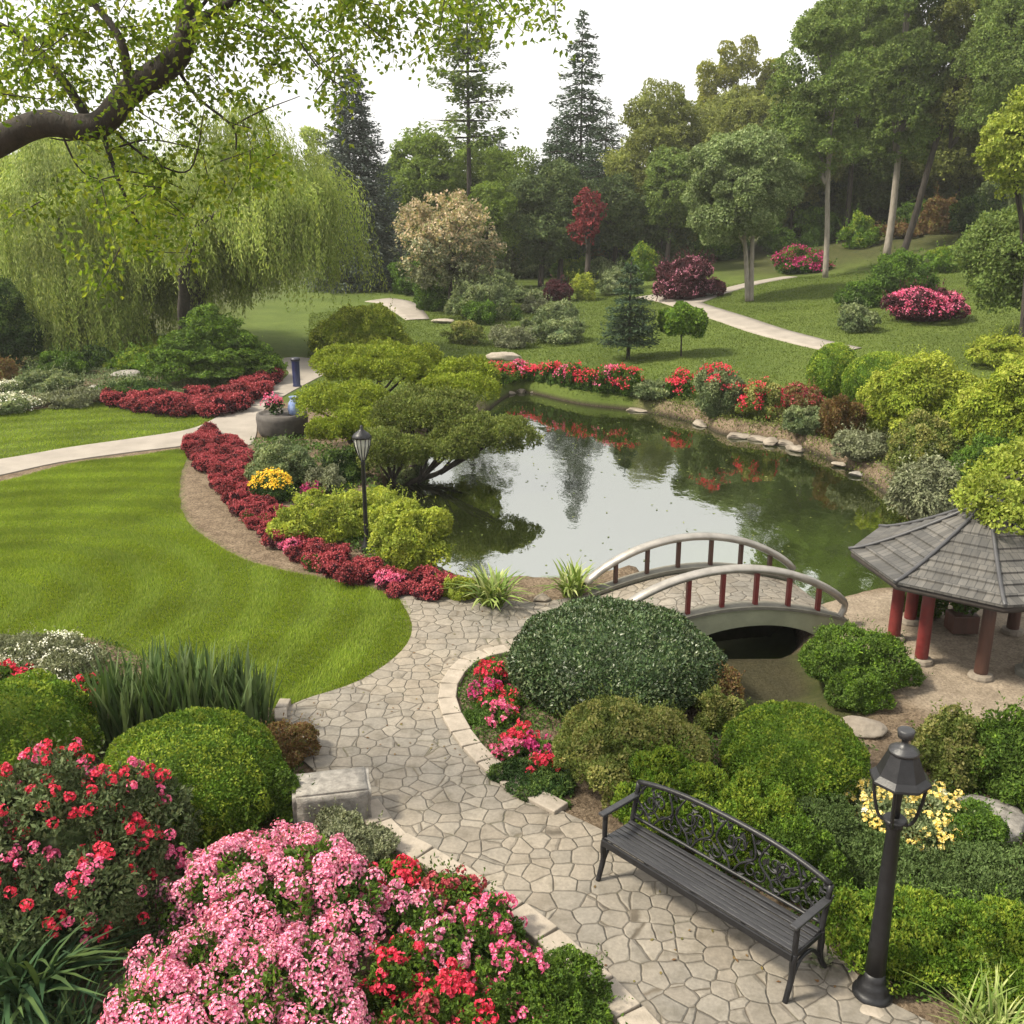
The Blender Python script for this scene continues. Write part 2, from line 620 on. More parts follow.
# ------------------------------------------------------------------ setting materials
def ground_mat():
    m, nt, out = newmat('garden_ground')
    tc = nt.nodes.new('ShaderNodeTexCoord')
    v = tc.outputs['Object']
    at = nt.nodes.new('ShaderNodeAttribute')
    at.attribute_name = 'zone'
    sep = nt.nodes.new('ShaderNodeSeparateColor')
    nt.links.new(at.outputs['Color'], sep.inputs[0])
    n1, n2, n3 = noise(nt, .35, 4, .6, v), noise(nt, 3.0, 5, .65, v), noise(nt, 40, 4, .7, v)
    g = ramp(nt, n1, [(.3, (.065, .095, .020)), (.7, (.105, .14, .032))]).outputs[0]  # green lowered for the far lawns: tree shade put into the colour
    g2 = ramp(nt, n3, [(.3, (.65, .7, .55)), (.7, (1.25, 1.2, 1.2))]).outputs[0]
    g3 = ramp(nt, n2, [(.3, (.85, .87, .8)), (.7, (1.12, 1.1, 1.1))]).outputs[0]
    grass = mixc(nt, 1, mixc(nt, 1, g, g2, 'MULTIPLY'), g3, 'MULTIPLY')
    soil = ramp(nt, n2, [(.3, (.10, .075, .052)), (.7, (.20, .16, .115))]).outputs[0]
    vor = N(nt, 'ShaderNodeTexVoronoi', Scale=34.0)
    nt.links.new(v, vor.inputs['Vector'])
    chip = ramp(nt, vor.outputs['Color'], [(.1, (.55, .5, .45)), (.9, (1.45, 1.4, 1.35))]).outputs[0]
    soil = mixc(nt, 1, soil, chip, 'MULTIPLY')
    litter = ramp(nt, n2, [(.3, (.035, .045, .014)), (.7, (.075, .075, .03))]).outputs[0]
    litter = mixc(nt, 1, litter, g2, 'MULTIPLY')
    sand = ramp(nt, n2, [(.3, (.20, .165, .125)), (.7, (.32, .27, .21))]).outputs[0]
    sand = mixc(nt, .5, sand, mixc(nt, 1, sand, chip, 'MULTIPLY'))
    c = mixc(nt, sep.outputs[0], soil, grass)
    c = mixc(nt, sep.outputs[1], c, litter)
    c = mixc(nt, sep.outputs[2], c, sand)
    pos = nt.nodes.new('ShaderNodeSeparateXYZ')
    nt.links.new(v, pos.inputs[0])
    mr = N(nt, 'ShaderNodeMapRange')
    nt.links.new(pos.outputs[2], mr.inputs[0])
    mr.inputs[1].default_value, mr.inputs[2].default_value = WZ + .17, WZ + .03
    c = mixc(nt, mr.outputs[0], c, mixc(nt, 1, chip, (.040, .034, .024), 'MULTIPLY'))
    p = N(nt, 'ShaderNodeBsdfPrincipled', Roughness=.95)
    p.inputs['Specular IOR Level'].default_value = .15
    nt.links.new(c, p.inputs['Base Color'])
    b = N(nt, 'ShaderNodeBump', Strength=.8, Distance=.05)
    nt.links.new(n3, b.inputs['Height'])
    nt.links.new(b.outputs[0], p.inputs['Normal'])
    nt.links.new(p.outputs[0], out.inputs[0])
    return m


def flag_mat(scale=4.3, name='flagstone_paving'):
    m, nt, out = newmat(name)
    tc = nt.nodes.new('ShaderNodeTexCoord')
    v = tc.outputs['Object']
    wob = N(nt, 'ShaderNodeTexNoise', Scale=3.2, Detail=2.0)
    nt.links.new(v, wob.inputs['Vector'])
    off = nt.nodes.new('ShaderNodeVectorMath')
    off.operation = 'SCALE'
    off.inputs['Scale'].default_value = .09
    nt.links.new(wob.outputs['Color'], off.inputs[0])
    add = nt.nodes.new('ShaderNodeVectorMath')
    nt.links.new(v, add.inputs[0])
    nt.links.new(off.outputs[0], add.inputs[1])
    fl = nt.nodes.new('ShaderNodeVectorMath')
    fl.operation = 'MULTIPLY'
    fl.inputs[1].default_value = (1, 1, 0)
    nt.links.new(add.outputs[0], fl.inputs[0])
    ed = N(nt, 'ShaderNodeTexVoronoi', Scale=scale, Randomness=.66)
    ed.feature = 'DISTANCE_TO_EDGE'
    ce = N(nt, 'ShaderNodeTexVoronoi', Scale=scale, Randomness=.66)
    for n_ in (ed, ce):
        nt.links.new(fl.outputs[0], n_.inputs['Vector'])
    stone = ramp(nt, ce.outputs['Color'], [(.05, (.165, .143, .116)), (.35, (.225, .197, .160)), (.6, (.192, .172, .144)), (.95, (.262, .231, .188))]).outputs[0]
    big = ramp(nt, noise(nt, .28, 3, .5, v), [(.35, (.78, .81, .85)), (.65, (1.08, 1.04, .98))]).outputs[0]
    grain = ramp(nt, noise(nt, 26, 6, .7, v), [(.25, (.72, .72, .72)), (.75, (1.2, 1.2, 1.2))]).outputs[0]
    mott = ramp(nt, noise(nt, 4.5, 4, .6, v), [(.25, (.68, .67, .63)), (.5, (1, 1, 1)), (.75, (1.14, 1.13, 1.12))]).outputs[0]
    for q in (big, grain, mott):
        stone = mixc(nt, 1, stone, q, 'MULTIPLY')
    jn = ramp(nt, noise(nt, 2.2, 3, .6, v), [(.3, (.055, .046, .034)), (.55, (.11, .092, .07)), (.75, (.065, .068, .03))]).outputs[0]
    jw = nt.nodes.new('ShaderNodeMath')
    jw.operation = 'MULTIPLY_ADD'
    nt.links.new(noise(nt, 9, 3, .6, v), jw.inputs[0])
    jw.inputs[1].default_value = .03
    jw.inputs[2].default_value = -.015
    ja = nt.nodes.new('ShaderNodeMath')
    nt.links.new(ed.outputs['Distance'], ja.inputs[0])
    nt.links.new(jw.outputs[0], ja.inputs[1])
    jf = ramp(nt, ja.outputs[0], [(.004, (1, 1, 1)), (.020, (0, 0, 0))]).outputs[0]
    c = mixc(nt, jf, stone, jn)
    p = N(nt, 'ShaderNodeBsdfPrincipled', Roughness=.82)
    p.inputs['Specular IOR Level'].default_value = .35
    nt.links.new(c, p.inputs['Base Color'])
    hgt = ramp(nt, ja.outputs[0], [(0, (0, 0, 0)), (.014, (.25,) * 3), (.06, (.85,) * 3), (.3, (1,) * 3)]).outputs[0]
    hs = mixc(nt, .12, hgt, grain)
    tilt = mixc(nt, .22, hs, ce.outputs['Color'])
    b = N(nt, 'ShaderNodeBump', Strength=.9, Distance=.03)
    nt.links.new(tilt, b.inputs['Height'])
    nt.links.new(b.outputs[0], p.inputs['Normal'])
    nt.links.new(p.outputs[0], out.inputs[0])
    return m


def water_mat():
    m, nt, out = newmat('pond_water')
    tc = nt.nodes.new('ShaderNodeTexCoord')
    v = tc.outputs['Object']
    mp = nt.nodes.new('ShaderNodeMapping')
    mp.inputs['Scale'].default_value = (1, .55, 1)
    nt.links.new(v, mp.inputs['Vector'])
    d = N(nt, 'ShaderNodeBsdfDiffuse', Roughness=0)
    cc = ramp(nt, noise(nt, .18, 3, .5, v), [(.3, (.008, .011, .004)), (.7, (.016, .021, .006))])
    dist = nt.nodes.new('ShaderNodeVectorMath')            # algae in the shallows by the island
    dist.operation = 'DISTANCE'
    dist.inputs[1].default_value = (6.4, 18.2, WZ)
    nt.links.new(v, dist.inputs[0])
    mr = N(nt, 'ShaderNodeMapRange')
    nt.links.new(dist.outputs['Value'], mr.inputs[0])
    mr.inputs[1].default_value, mr.inputs[2].default_value, mr.inputs[3].default_value, mr.inputs[4].default_value = 4.2, 1.2, 0, 1
    al = nt.nodes.new('ShaderNodeMath')
    al.operation = 'MULTIPLY'
    nt.links.new(mr.outputs[0], al.inputs[0])
    nt.links.new(ramp(nt, noise(nt, .9, 4, .6, v), [(.3, (.35,) * 3), (.65, (1,) * 3)]).outputs[0], al.inputs[1])
    nt.links.new(mixc(nt, al.outputs[0], cc.outputs[0], (.034, .054, .006)), d.inputs[0])
    g = N(nt, 'ShaderNodeBsdfGlossy', Roughness=.015)
    g.inputs['Color'].default_value = (.95, .97, .93, 1)
    b = N(nt, 'ShaderNodeBump', Strength=.09, Distance=.05)
    nt.links.new(noise(nt, 2.3, 4, .55, mp.outputs[0]), b.inputs['Height'])
    nt.links.new(b.outputs[0], g.inputs['Normal'])
    fr = N(nt, 'ShaderNodeFresnel', IOR=7.0)
    mx = nt.nodes.new('ShaderNodeMixShader')
    nt.links.new(fr.outputs[0], mx.inputs[0])
    nt.links.new(d.outputs[0], mx.inputs[1])
    nt.links.new(g.outputs[0], mx.inputs[2])
    nt.links.new(mx.outputs[0], out.inputs[0])
    return m


def shingle_mat():
    m, nt, out = newmat('weathered_grey_shingles')
    uv = nt.nodes.new('ShaderNodeTexCoord')
    br = N(nt, 'ShaderNodeTexBrick', Scale=1.0, Mortar__Size=.006, Brick__Width=.11, Row__Height=.271)
    br.inputs['Color1'].default_value = (.052, .050, .047, 1)
    br.inputs['Color2'].default_value = (.098, .094, .088, 1)
    br.inputs['Mortar'].default_value = (.03, .03, .03, 1)
    br.offset = .5
    nt.links.new(uv.outputs['UV'], br.inputs['Vector'])
    st = nt.nodes.new('ShaderNodeMapping')
    st.inputs['Scale'].default_value = (22, 2.5, 1)
    nt.links.new(uv.outputs['UV'], st.inputs['Vector'])
    n = noise(nt, 1.0, 5, .7, st.outputs[0])
    n2 = noise(nt, 2.2, 4, .6, uv.outputs['Object'])
    c = mixc(nt, 1, br.outputs[0], ramp(nt, n, [(.3, (.7, .7, .7)), (.7, (1.3, 1.28, 1.25))]).outputs[0], 'MULTIPLY')
    c = mixc(nt, 1, c, ramp(nt, n2, [(.3, (.75, .77, .8)), (.7, (1.2, 1.17, 1.12))]).outputs[0], 'MULTIPLY')
    p = N(nt, 'ShaderNodeBsdfPrincipled', Roughness=.62)
    nt.links.new(c, p.inputs['Base Color'])
    b = N(nt, 'ShaderNodeBump', Strength=.6, Distance=.02)
    nt.links.new(mixc(nt, .5, br.outputs[0], n), b.inputs['Height'])
    nt.links.new(b.outputs[0], p.inputs['Normal'])
    nt.links.new(p.outputs[0], out.inputs[0])
    return m


M['ground'], M['flag'], M['water'], M['shingle'] = ground_mat(), flag_mat(), water_mat(), shingle_mat()
M['pathgrey'] = solid_mat('smooth_grey_path', (.20, .176, .148), (.28, .248, .212), 1.5, .9, .25, 50)
M['grass'] = leaf_mat('lawn_blades', [(.115, .19, .014), (.18, .26, .022), (.26, .32, .045)], .4, .65, clump=.6, vary=.2, spec=.1)

# ------------------------------------------------------------------ ground sheet
lawn_main = smooth_poly(poly_px([(-110, 500), (0, 482), (70, 464), (130, 457), (186, 450), (180, 478), (186, 520), (240, 558), (300, 574), (395, 596), (412, 625),
                                 (402, 652), (360, 682), (300, 702), (268, 708), (200, 690), (100, 640), (0, 637), (-120, 640)]), 4)
lawn_strip = smooth_poly(poly_px([(-90, 420), (0, 416), (100, 402), (170, 412), (240, 412), (285, 380), (292, 372), (262, 396), (225, 420), (196, 436), (140, 446), (70, 456), (0, 470), (-90, 480)]), 4)
isl = smooth_poly(np.array([(4.9, 15.6), (5.1, 14.2), (5.3, 12.9), (6.2, 11.6), (7.6, 11.2), (9.2, 11.6), (9.6, 14), (9.2, 16.2), (7.5, 16.6), (6.2, 16.3)]), 4)
mulch_px = [(184, 455), (196, 432), (240, 470), (300, 540), (370, 570), (450, 590), (440, 600), (330, 578), (230, 552), (182, 505)]

xs = np.unique(np.concatenate([np.arange(-17, 17.01, .16), 17 + np.cumsum(.16 * 1.07 ** np.arange(1, 75)), -17 - np.cumsum(.16 * 1.07 ** np.arange(1, 75))]))
ys = np.unique(np.concatenate([np.arange(3, 46, .16), 46 + np.cumsum(.17 * 1.045 ** np.arange(1, 108)), 3 - np.cumsum(.16 * 1.2 ** np.arange(1, 26))]))
xs = xs[(xs > -420) & (xs < 420)]
ys = ys[(ys > -60) & (ys < 620)]
GX, GY = np.meshgrid(xs, ys)
fx, fy = GX.ravel(), GY.ravel()
fz = hz(fx, fy)
g = Geo()
nx, ny = len(xs), len(ys)
i = np.arange(ny - 1)[:, None] * nx
j = np.arange(nx - 1)[None]
g.add(np.c_[fx, fy, fz], np.stack([i + j, i + j + 1, i + nx + j + 1, i + nx + j], -1).reshape(-1, 4), 0, True)
ground = g.build('ground', M['ground'], kind='structure')
zone = np.zeros((len(fx), 4), np.float32)
zone[:, 3] = 1
nzv = .5 * vnoise(np.c_[fx * 1.5, fy * 1.5, fx * 0], 3)
gr = np.maximum(sstep(-.08, .08, sdist(lawn_main, fx, fy)), sstep(-.1, .1, sdist(lawn_strip, fx, fy)))
far = sstep(33.5, 35, fy + nzv) * sstep(-16, -10, fx)
far = np.maximum(far, sstep(40, 44, fy))
far = np.maximum(far, sstep(9.6, 11.5, fx + nzv) * sstep(11, 14, fy))
gr = np.maximum(gr, far)
zone[:, 0] = gr
wood = sstep(66, 76, fy + 3 * nzv) * sstep(12, 20, fx) + sstep(92, 110, fy) + sstep(-14, -20, fx + 2 * nzv) * sstep(30, 40, fy)
zone[:, 1] = np.clip(wood, 0, 1)
mudp = smooth_poly(poly_px([(690, 640), (840, 640), (872, 690), (850, 722), (790, 730), (740, 715), (700, 690)]), 3)
mud = sstep(-.25, .15, sdist(mudp, fx, fy) + .2 * nzv)
zone[:, 1] = np.maximum(zone[:, 1], mud)
zone[:, 0] *= 1 - mud
zone[:, 2] = sstep(-.3, .2, sdist(isl, fx, fy) + .3 * nzv)
ca = ground.data.color_attributes.new('zone', 'FLOAT_COLOR', 'POINT')
ca.data.foreach_set('color', zone.ravel())

bm = bmesh.new()                                         # water sheet, its rim buried in the banks
lo, hi = pond_poly.min(0) - 1.0, pond_poly.max(0) + 1.0
wx, wy = np.arange(lo[0], hi[0], .4), np.arange(lo[1], hi[1], .4)
WX, WY = np.meshgrid(wx, wy)
ok = sdist(pond_poly, WX.ravel(), WY.ravel()) > -.75
nw = len(wx)
i = np.arange(len(wy) - 1)[:, None] * nw
j = np.arange(nw - 1)[None]
F = np.stack([i + j, i + j + 1, i + nw + j + 1, i + nw + j], -1).reshape(-1, 4)
F = F[ok[F].all(1)]
uq, inv = np.unique(F, return_inverse=True)
bm.free()
Geo().add(np.c_[WX.ravel()[uq], WY.ravel()[uq], np.full(len(uq), WZ)], inv.reshape(-1, 4)).build('water', M['water'], kind='structure')


# ------------------------------------------------------------------ paths, kerbs
def sheet(name, poly, mat, lift=.03, skirt=.12):
    """flat paved sheet that follows the terrain (finely filled polygon with a skirt)"""
    bm = bmesh.new()
    vs = [bm.verts.new((x, y, 0)) for x, y in poly]
    es = [bm.edges.new((vs[k], vs[(k + 1) % len(vs)])) for k in range(len(vs))]
    bmesh.ops.triangle_fill(bm, use_beauty=True, edges=es)
    for _ in range(4):
        lo = [e for e in bm.edges if e.calc_length() > 1.6]
        if not lo:
            break
        bmesh.ops.subdivide_edges(bm, edges=lo, cuts=1)
        bmesh.ops.triangulate(bm, faces=bm.faces[:])
    bmesh.ops.recalc_face_normals(bm, faces=bm.faces[:])
    if sum(f.normal.z for f in bm.faces) < 0:
        bmesh.ops.reverse_faces(bm, faces=bm.faces[:])
    be = [e for e in bm.edges if e.is_boundary]
    ex = bmesh.ops.extrude_edge_only(bm, edges=be)
    low = set(v for v in ex['geom'] if isinstance(v, bmesh.types.BMVert))
    V = np.array([v.co[:] for v in bm.verts])
    zz = hz(V[:, 0], V[:, 1]) + lift
    for v, z in zip(bm.verts, zz):
        v.co.z = z - (skirt if v in low else 0)
    me = bpy.data.meshes.new(name)
    bm.to_mesh(me)
    bm.free()
    me.materials.append(mat)
    o = bpy.data.objects.new(name, me)
    COL.objects.link(o)
    o['kind'] = 'structure'
    return o


kerb_right = smooth_poly(poly_px([(508, 652), (470, 662), (448, 690), (452, 718), (474, 752), (512, 786), (566, 815)]), 6, False)
kerb_left = smooth_poly(poly_px([(366, 806), (392, 840), (431, 862), (480, 893), (526, 922), (583, 972), (640, 1030), (690, 1090)]), 6, False)
path_poly = np.concatenate([
    smooth_poly(poly_px([(397, 596), (412, 625), (402, 652), (360, 682), (302, 702), (282, 716), (280, 740), (318, 775), (360, 812)]), 4, False),
    kerb_left,
    poly_px([(820, 1120), (1000, 1080), (960, 1040), (880, 1000), (830, 950), (760, 905), (690, 860), (615, 838)]),
    kerb_right[::-1],
    smooth_poly(poly_px([(560, 640), (640, 640)]), 4, False),
    np.array([(2.45, 14.15), (2.2, 16.1), (1.9, 16.4)]),
    poly_px([(600, 594), (540, 604), (470, 600)])])
sheet('path', path_poly, M['flag'])

walk = smooth_poly(poly_px([(-80, 470), (0, 460), (70, 448), (140, 438), (195, 428), (228, 410), (262, 391), (284, 378), (288, 371), (272, 363), (300, 360), (345, 366),
                            (330, 372), (312, 380), (290, 391), (268, 405), (258, 420), (256, 436), (248, 446), (222, 440), (188, 446), (130, 453), (60, 463), (0, 476), (-80, 492)]), 4)
sheet('path.001', walk, M['pathgrey'])


RIB = [walk]


def ribbon(name, pts, w, mat):
    Q = np.array([P(x, y) for x, y in pts])[:, :2]
    Q = smooth_poly(Q, 8, False)
    T = unit(np.gradient(Q, axis=0))
    Nn = np.c_[-T[:, 1], T[:, 0]]
    w = np.interp(np.linspace(0, 1, len(Q)), np.linspace(0, 1, len(w)), w)[:, None]
    RIB.append(np.concatenate([Q + Nn * w * .5, (Q - Nn * w * .5)[::-1]]))
    g = Geo()
    rows = []
    for s, dz in ((-1.02, -.15), (-1, .035), (-.5, .045), (0, .05), (.5, .045), (1, .035), (1.02, -.15)):
        q = Q + Nn * w * .5 * s
        rows.append(np.c_[q, hz(q[:, 0], q[:, 1]) + dz])
    n = len(Q)
    V = np.concatenate(rows)
    i = np.arange(6)[:, None] * n
    j = np.arange(n - 1)[None]
    g.add(V, np.stack([i + j, i + j + 1, i + n + j + 1, i + n + j], -1).reshape(-1, 4)[:, ::-1], 0, True)
    return g.build(name, mat, kind='structure')


ribbon('path.002', [(648, 296), (672, 300), (700, 309), (755, 327), (805, 341), (850, 351)], [2.2, 2.0, 1.7, 1.6, 1.5, 1.4], M['pathgrey'])
ribbon('path.003', [(690, 303), (715, 294), (752, 284), (790, 277)], [1.6, 1.4, 1.3], M['pathgrey'])
ribbon('path.004', [(378, 300), (396, 303), (408, 311), (418, 320)], [2.2, 2.0, 1.3], M['pathgrey'])


def kerb(name, line, w, step, h=.075):
    seg = np.linalg.norm(np.diff(line, axis=0), axis=1)
    s = np.r_[0, np.cumsum(seg)]
    g = Geo()
    t = 0.0
    while t < s[-1] - .1:
        L = step * rng.uniform(.85, 1.15)
        t1 = min(t + L, s[-1])
        a = np.array([np.interp(t, s, line[:, 0]), np.interp(t, s, line[:, 1])])
        b = np.array([np.interp(t1, s, line[:, 0]), np.interp(t1, s, line[:, 1])])
        d = (b - a) / max(np.linalg.norm(b - a), 1e-6)
        n = np.array([-d[1], d[0]])
        c = (a + b) / 2
        Mx = np.c_[np.r_[d, 0], np.r_[n, 0], [0, 0, 1]]
        g.box((c[0], c[1], h / 2 - .04 + rng.uniform(-.006, .006)), (np.linalg.norm(b - a) - .022, w * rng.uniform(.94, 1.03), h + .08), 0, Mx, .014)
        t = t1
    return g.build(name, M['kerb'], kind='structure')


def offset_line(line, d):
    T = unit(np.gradient(line, axis=0))
    return line + np.c_[-T[:, 1], T[:, 0]] * d


kerb('kerb', offset_line(kerb_right, .0), .26, .42)
kerb('kerb.001', offset_line(kerb_left, .0), .28, .42)
kerb('kerb.002', smooth_poly(poly_px([(286, 704), (280, 716), (282, 728)]), 3, False), .16, .3, .10)

# ------------------------------------------------------------------ lawn grass (blades)
def blades(name, poly, dens, h, w, skip=None, mat='grass'):
    lo, hi = poly.min(0), poly.max(0)
    n = int(dens * (hi[0] - lo[0]) * (hi[1] - lo[1]))
    X = rng.uniform(lo[0], hi[0], n)
    Y = rng.uniform(lo[1], hi[1], n)
    k = inside(poly, X, Y) & (np.abs(X) < .56 * Y + .8)
    for sk in skip or ():
        k &= sdist(sk, X, Y) < -.05
    X, Y = X[k], Y[k]
    n = len(X)
    Z = hz(X, Y)
    a = rng.uniform(0, 2 * math.pi, n)
    hh = h * rng.uniform(.6, 1.3, n) * (1 + .25 * vnoise(np.c_[X * 1.2, Y * 1.2, X * 0], 5))
    lean = rng.normal(0, .32, (n, 2)) * hh[:, None]
    rr = np.hypot(X + 9.5, Y - 15.5)                        # mown in arcs: neighbouring passes lie opposite ways
    sw = np.tanh(3 * np.sin(rr * 2 * math.pi / 1.0))[:, None] * .6
    lean = lean + sw * np.c_[-(Y - 15.5), X + 9.5] / rr[:, None] * hh[:, None]
    ww = w * rng.uniform(.7, 1.3, n) * .5
    V = np.empty((n, 3, 3))
    V[:, 0] = np.c_[X - np.cos(a) * ww, Y - np.sin(a) * ww, Z - .005]
    V[:, 1] = np.c_[X + np.cos(a) * ww, Y + np.sin(a) * ww, Z - .005]
    V[:, 2] = np.c_[X + lean[:, 0], Y + lean[:, 1], Z + hh]
    g = Geo().add(V, np.arange(n * 3).reshape(n, 3))
    o = g.build(name, M[mat], kind='stuff')
    return o


o = blades('grass', lawn_main, 3600, .05, .013, [walk])
tag(o, 'mown bright green grass of the large curved lawn', 'grass')
o = blades('grass.001', lawn_strip, 700, .06, .022, [walk])
tag(o, 'mown grass of the lawn strip beyond the grey walkway', 'grass')

M['farlawn'] = leaf_mat('shade_toned_lawn_blades', [(.065, .10, .016), (.10, .145, .024), (.15, .19, .045)], .35, .65, clump=.5, vary=.25, spec=.1)  # blade colour darkened to carry the tree shade on the far lawns
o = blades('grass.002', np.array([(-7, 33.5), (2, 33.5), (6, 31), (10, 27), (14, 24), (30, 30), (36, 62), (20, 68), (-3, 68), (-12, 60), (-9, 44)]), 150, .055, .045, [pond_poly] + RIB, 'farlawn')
tag(o, 'coarser grass of the lawns beyond the pond, darkened for tree shade', 'grass')

# ------------------------------------------------------------------ bridge
A, B = np.array([1.72, 14.12]), np.array([5.38, 14.86])
ax = (B - A) / np.linalg.norm(B - A)
LB = float(np.linalg.norm(B - A))
per = np.array([-ax[1], ax[0]])
WB = 2.0
br = empty('arched_footbridge', 'small arched footbridge with steel handrails and red posts over the pond channel', 'bridge', (A[0], A[1], 0), math.atan2(ax[1], ax[0]))
uu = np.linspace(0, 1, 29)
deckz = lambda u: .05 + .36 * np.sin(np.pi * np.clip(u, 0, 1)) ** .9
undz = lambda u: -.62 + .60 * np.sqrt(np.maximum(0, 1 - ((u - .56) / .36) ** 2))


def slab(y0, y1, ztop, zbot, u0=0., u1=1.):
    g = Geo()
    u = np.linspace(u0, u1, 33)
    zt, zb = ztop(u), zbot(u)
    V = np.concatenate([np.c_[u * LB, u * 0 + y, z] for y in (y0, y1) for z in (zt, zb)])
    n = len(u)
    j = np.arange(n - 1)
    f = []
    for a, b in ((0, 2), (3, 1), (1, 0), (2, 3)):
        f.append(np.stack([a * n + j, a * n + j + 1, b * n + j + 1, b * n + j], -1))
    g.add(V, np.concatenate(f), 0, False)
    for e in (0, n - 1):
        g.f.append((np.array([[e, n + e, 3 * n + e, 2 * n + e]]), 0, False))
    return g


slab(.10, WB - .10, deckz, lambda u: deckz(u) - .10).build('deck', M['flag'], br)
for y0, y1 in ((0.0, .16), (WB - .16, WB)):
    slab(y0, y1, lambda u: deckz(u) + .035, lambda u: np.maximum(np.where(np.abs(u - .56) < .36, undz(u) + .17, -.7), -.7) * 1.0).build('arch_side', M['concrete'], br)
    slab(y0 - .05, y1 + .05, lambda u: deckz(u) + .085, lambda u: deckz(u) + .037).build('edge_beam', M['concrete_dark'], br)
slab(.17, WB - .17, lambda u: deckz(u) - .11, lambda u: np.maximum(np.where(np.abs(u - .56) < .36, undz(u) + .2, -.7), -.7)).build('arch_barrel', M['concrete'], br)


Geo().box((LB * .56, WB - .45, -.55), (LB * .74, .25, 1.0), 0).build('added_blocking_wall', M['concrete_dark'], br)  # wall added across the channel to keep the view under the arch dark


def rail(y, u0, u1, crest, z0, z1, curl):
    um = .5 * (u0 + u1)
    u = np.linspace(u0, u1, 40)
    t = (u - u0) / (u1 - u0)
    z = z0 * (1 - t) + z1 * t + (crest - .5 * (z0 + z1)) * (1 - (2 * t - 1) ** 2) ** .85
    pts = np.c_[u * LB, u * 0 + y, z]
    if curl:
        e = pts[-1]
        pts = np.concatenate([pts, [e + [.05, 0, -.06], e + [.04, 0, -.16], e + [-.02, 0, -.27], e + [-.05, 0, -.42]]])
    g = Geo()
    sc = np.r_[np.full(40, .064), np.full(len(pts) - 40, .045)]
    # oval section: a broad flat grab rail
    g.tube(pts, sc, 12)
    V = g.v[0]
    cen = np.repeat(pts, 12, 0)
    V[:, 1] = cen[:, 1] + (V[:, 1] - cen[:, 1]) * 1.55
    return g.build('handrail', M['steel'], br), lambda q: np.interp(q, u, z)


for y, u0, u1, crest, z0, z1, curl, posts, mat in ((.08, -.03, .985, 1.10, .50, .42, True, (.28, .43, .58, .73, .87), 'redpaint'),
                                                   (WB - .08, -.02, 1.0, 1.02, .30, .30, False, (.12, .27, .42, .58, .73, .88), 'brownpaint')):
    _, zr = rail(y, u0, u1, crest, z0, z1, curl)
    for u in posts:
        zb = float(deckz(np.array(u))) + .02
        zt = float(zr(u)) - .02
        Geo().box((u * LB, y, (zb + zt) / 2), (.065, .085, zt - zb), 0, None, .008).build('post', M[mat], br)
    if curl:
        e = (u1 * LB - .02, y)
        Geo().lathe([(.07, 0), (.075, .05), (.055, .07), (.045, .10)], 12, (e[0] - .03, e[1], .0)).build('newel_foot', M['steel'], br)

# ------------------------------------------------------------------ pavilion
PC = np.array([7.0, 14.07])
pv = empty('garden_pavilion', 'octagonal garden pavilion with grey shingle roof on red columns', 'pavilion', (PC[0], PC[1], 0))
R_E, Z_E, Z_A = 1.86, 1.40, 2.34
A0 = math.radians(165)
prof = lambda t: Z_E + (Z_A - Z_E) * (t ** 1.25)           # t from eave to apex
courses = 9
g = Geo()
uvs = []
for k in range(8):
    a, b = A0 + k * math.pi / 4, A0 + (k + 1) * math.pi / 4
    ea, eb = np.array([math.cos(a), math.sin(a)]), np.array([math.cos(b), math.sin(b)])
    wid = 2 * R_E * math.sin(math.pi / 8)
    for c in range(courses):
        t0, t1 = c / courses, (c + 1) / courses * 1.0 + .012
        t1 = min(t1, .985)
        r0, r1 = R_E * (1 - t0), R_E * (1 - t1)
        z0, z1 = prof(t0) + .032, prof(t1)
        sl = lambda t: t * math.hypot(R_E, Z_A - Z_E)
        q = [np.r_[ea * r0, z0], np.r_[eb * r0, z0], np.r_[eb * r1, z1], np.r_[ea * r1, z1], np.r_[ea * r0, z0 - .035], np.r_[eb * r0, z0 - .035]]
        g.add(q, [[0, 1, 2, 3], [4, 5, 1, 0]])
        m0, m1 = wid * (1 - t0) / 2, wid * (1 - t1) / 2
        o_ = k * 3.37
        uvs += [(o_ - m0, sl(t0)), (o_ + m0, sl(t0)), (o_ + m1, sl(t1)), (o_ - m1, sl(t1)), (o_ - m0, sl(t0) - .03), (o_ + m0, sl(t0) - .03), (o_ + m0, sl(t0)), (o_ - m0, sl(t0))]
roof = g.build('roof', [M['shingle']], pv)
uvl = roof.data.uv_layers.new(name='UVMap')
uvl.data.foreach_set('uv', np.array(uvs, np.float32).ravel())
for k in range(8):
    a = A0 + k * math.pi / 4
    d = np.array([math.cos(a), math.sin(a)])
    t = np.linspace(-.012, .96, 14)
    Geo().tube(np.array([np.r_[d * R_E * (1 - q), prof(max(q, 0)) + .035] for q in t]), .028, 8).build('hip_ridge', M['ridge'], roof)
Geo().lathe([(.24, Z_A - .08), (.22, Z_A + .03), (.10, Z_A + .07), (.005, Z_A + .09)], 8, smooth=False).build('roof_cap', M['ridge'], roof)
g = Geo()
g.lathe([(R_E - .03, Z_E - .012), (R_E - .02, Z_E - .09), (R_E - .12, Z_E - .10), (.4, Z_E + .28)], 8, rot=A0)
g.build('soffit', M['soffit'], pv)
RC = 1.08
g = Geo()
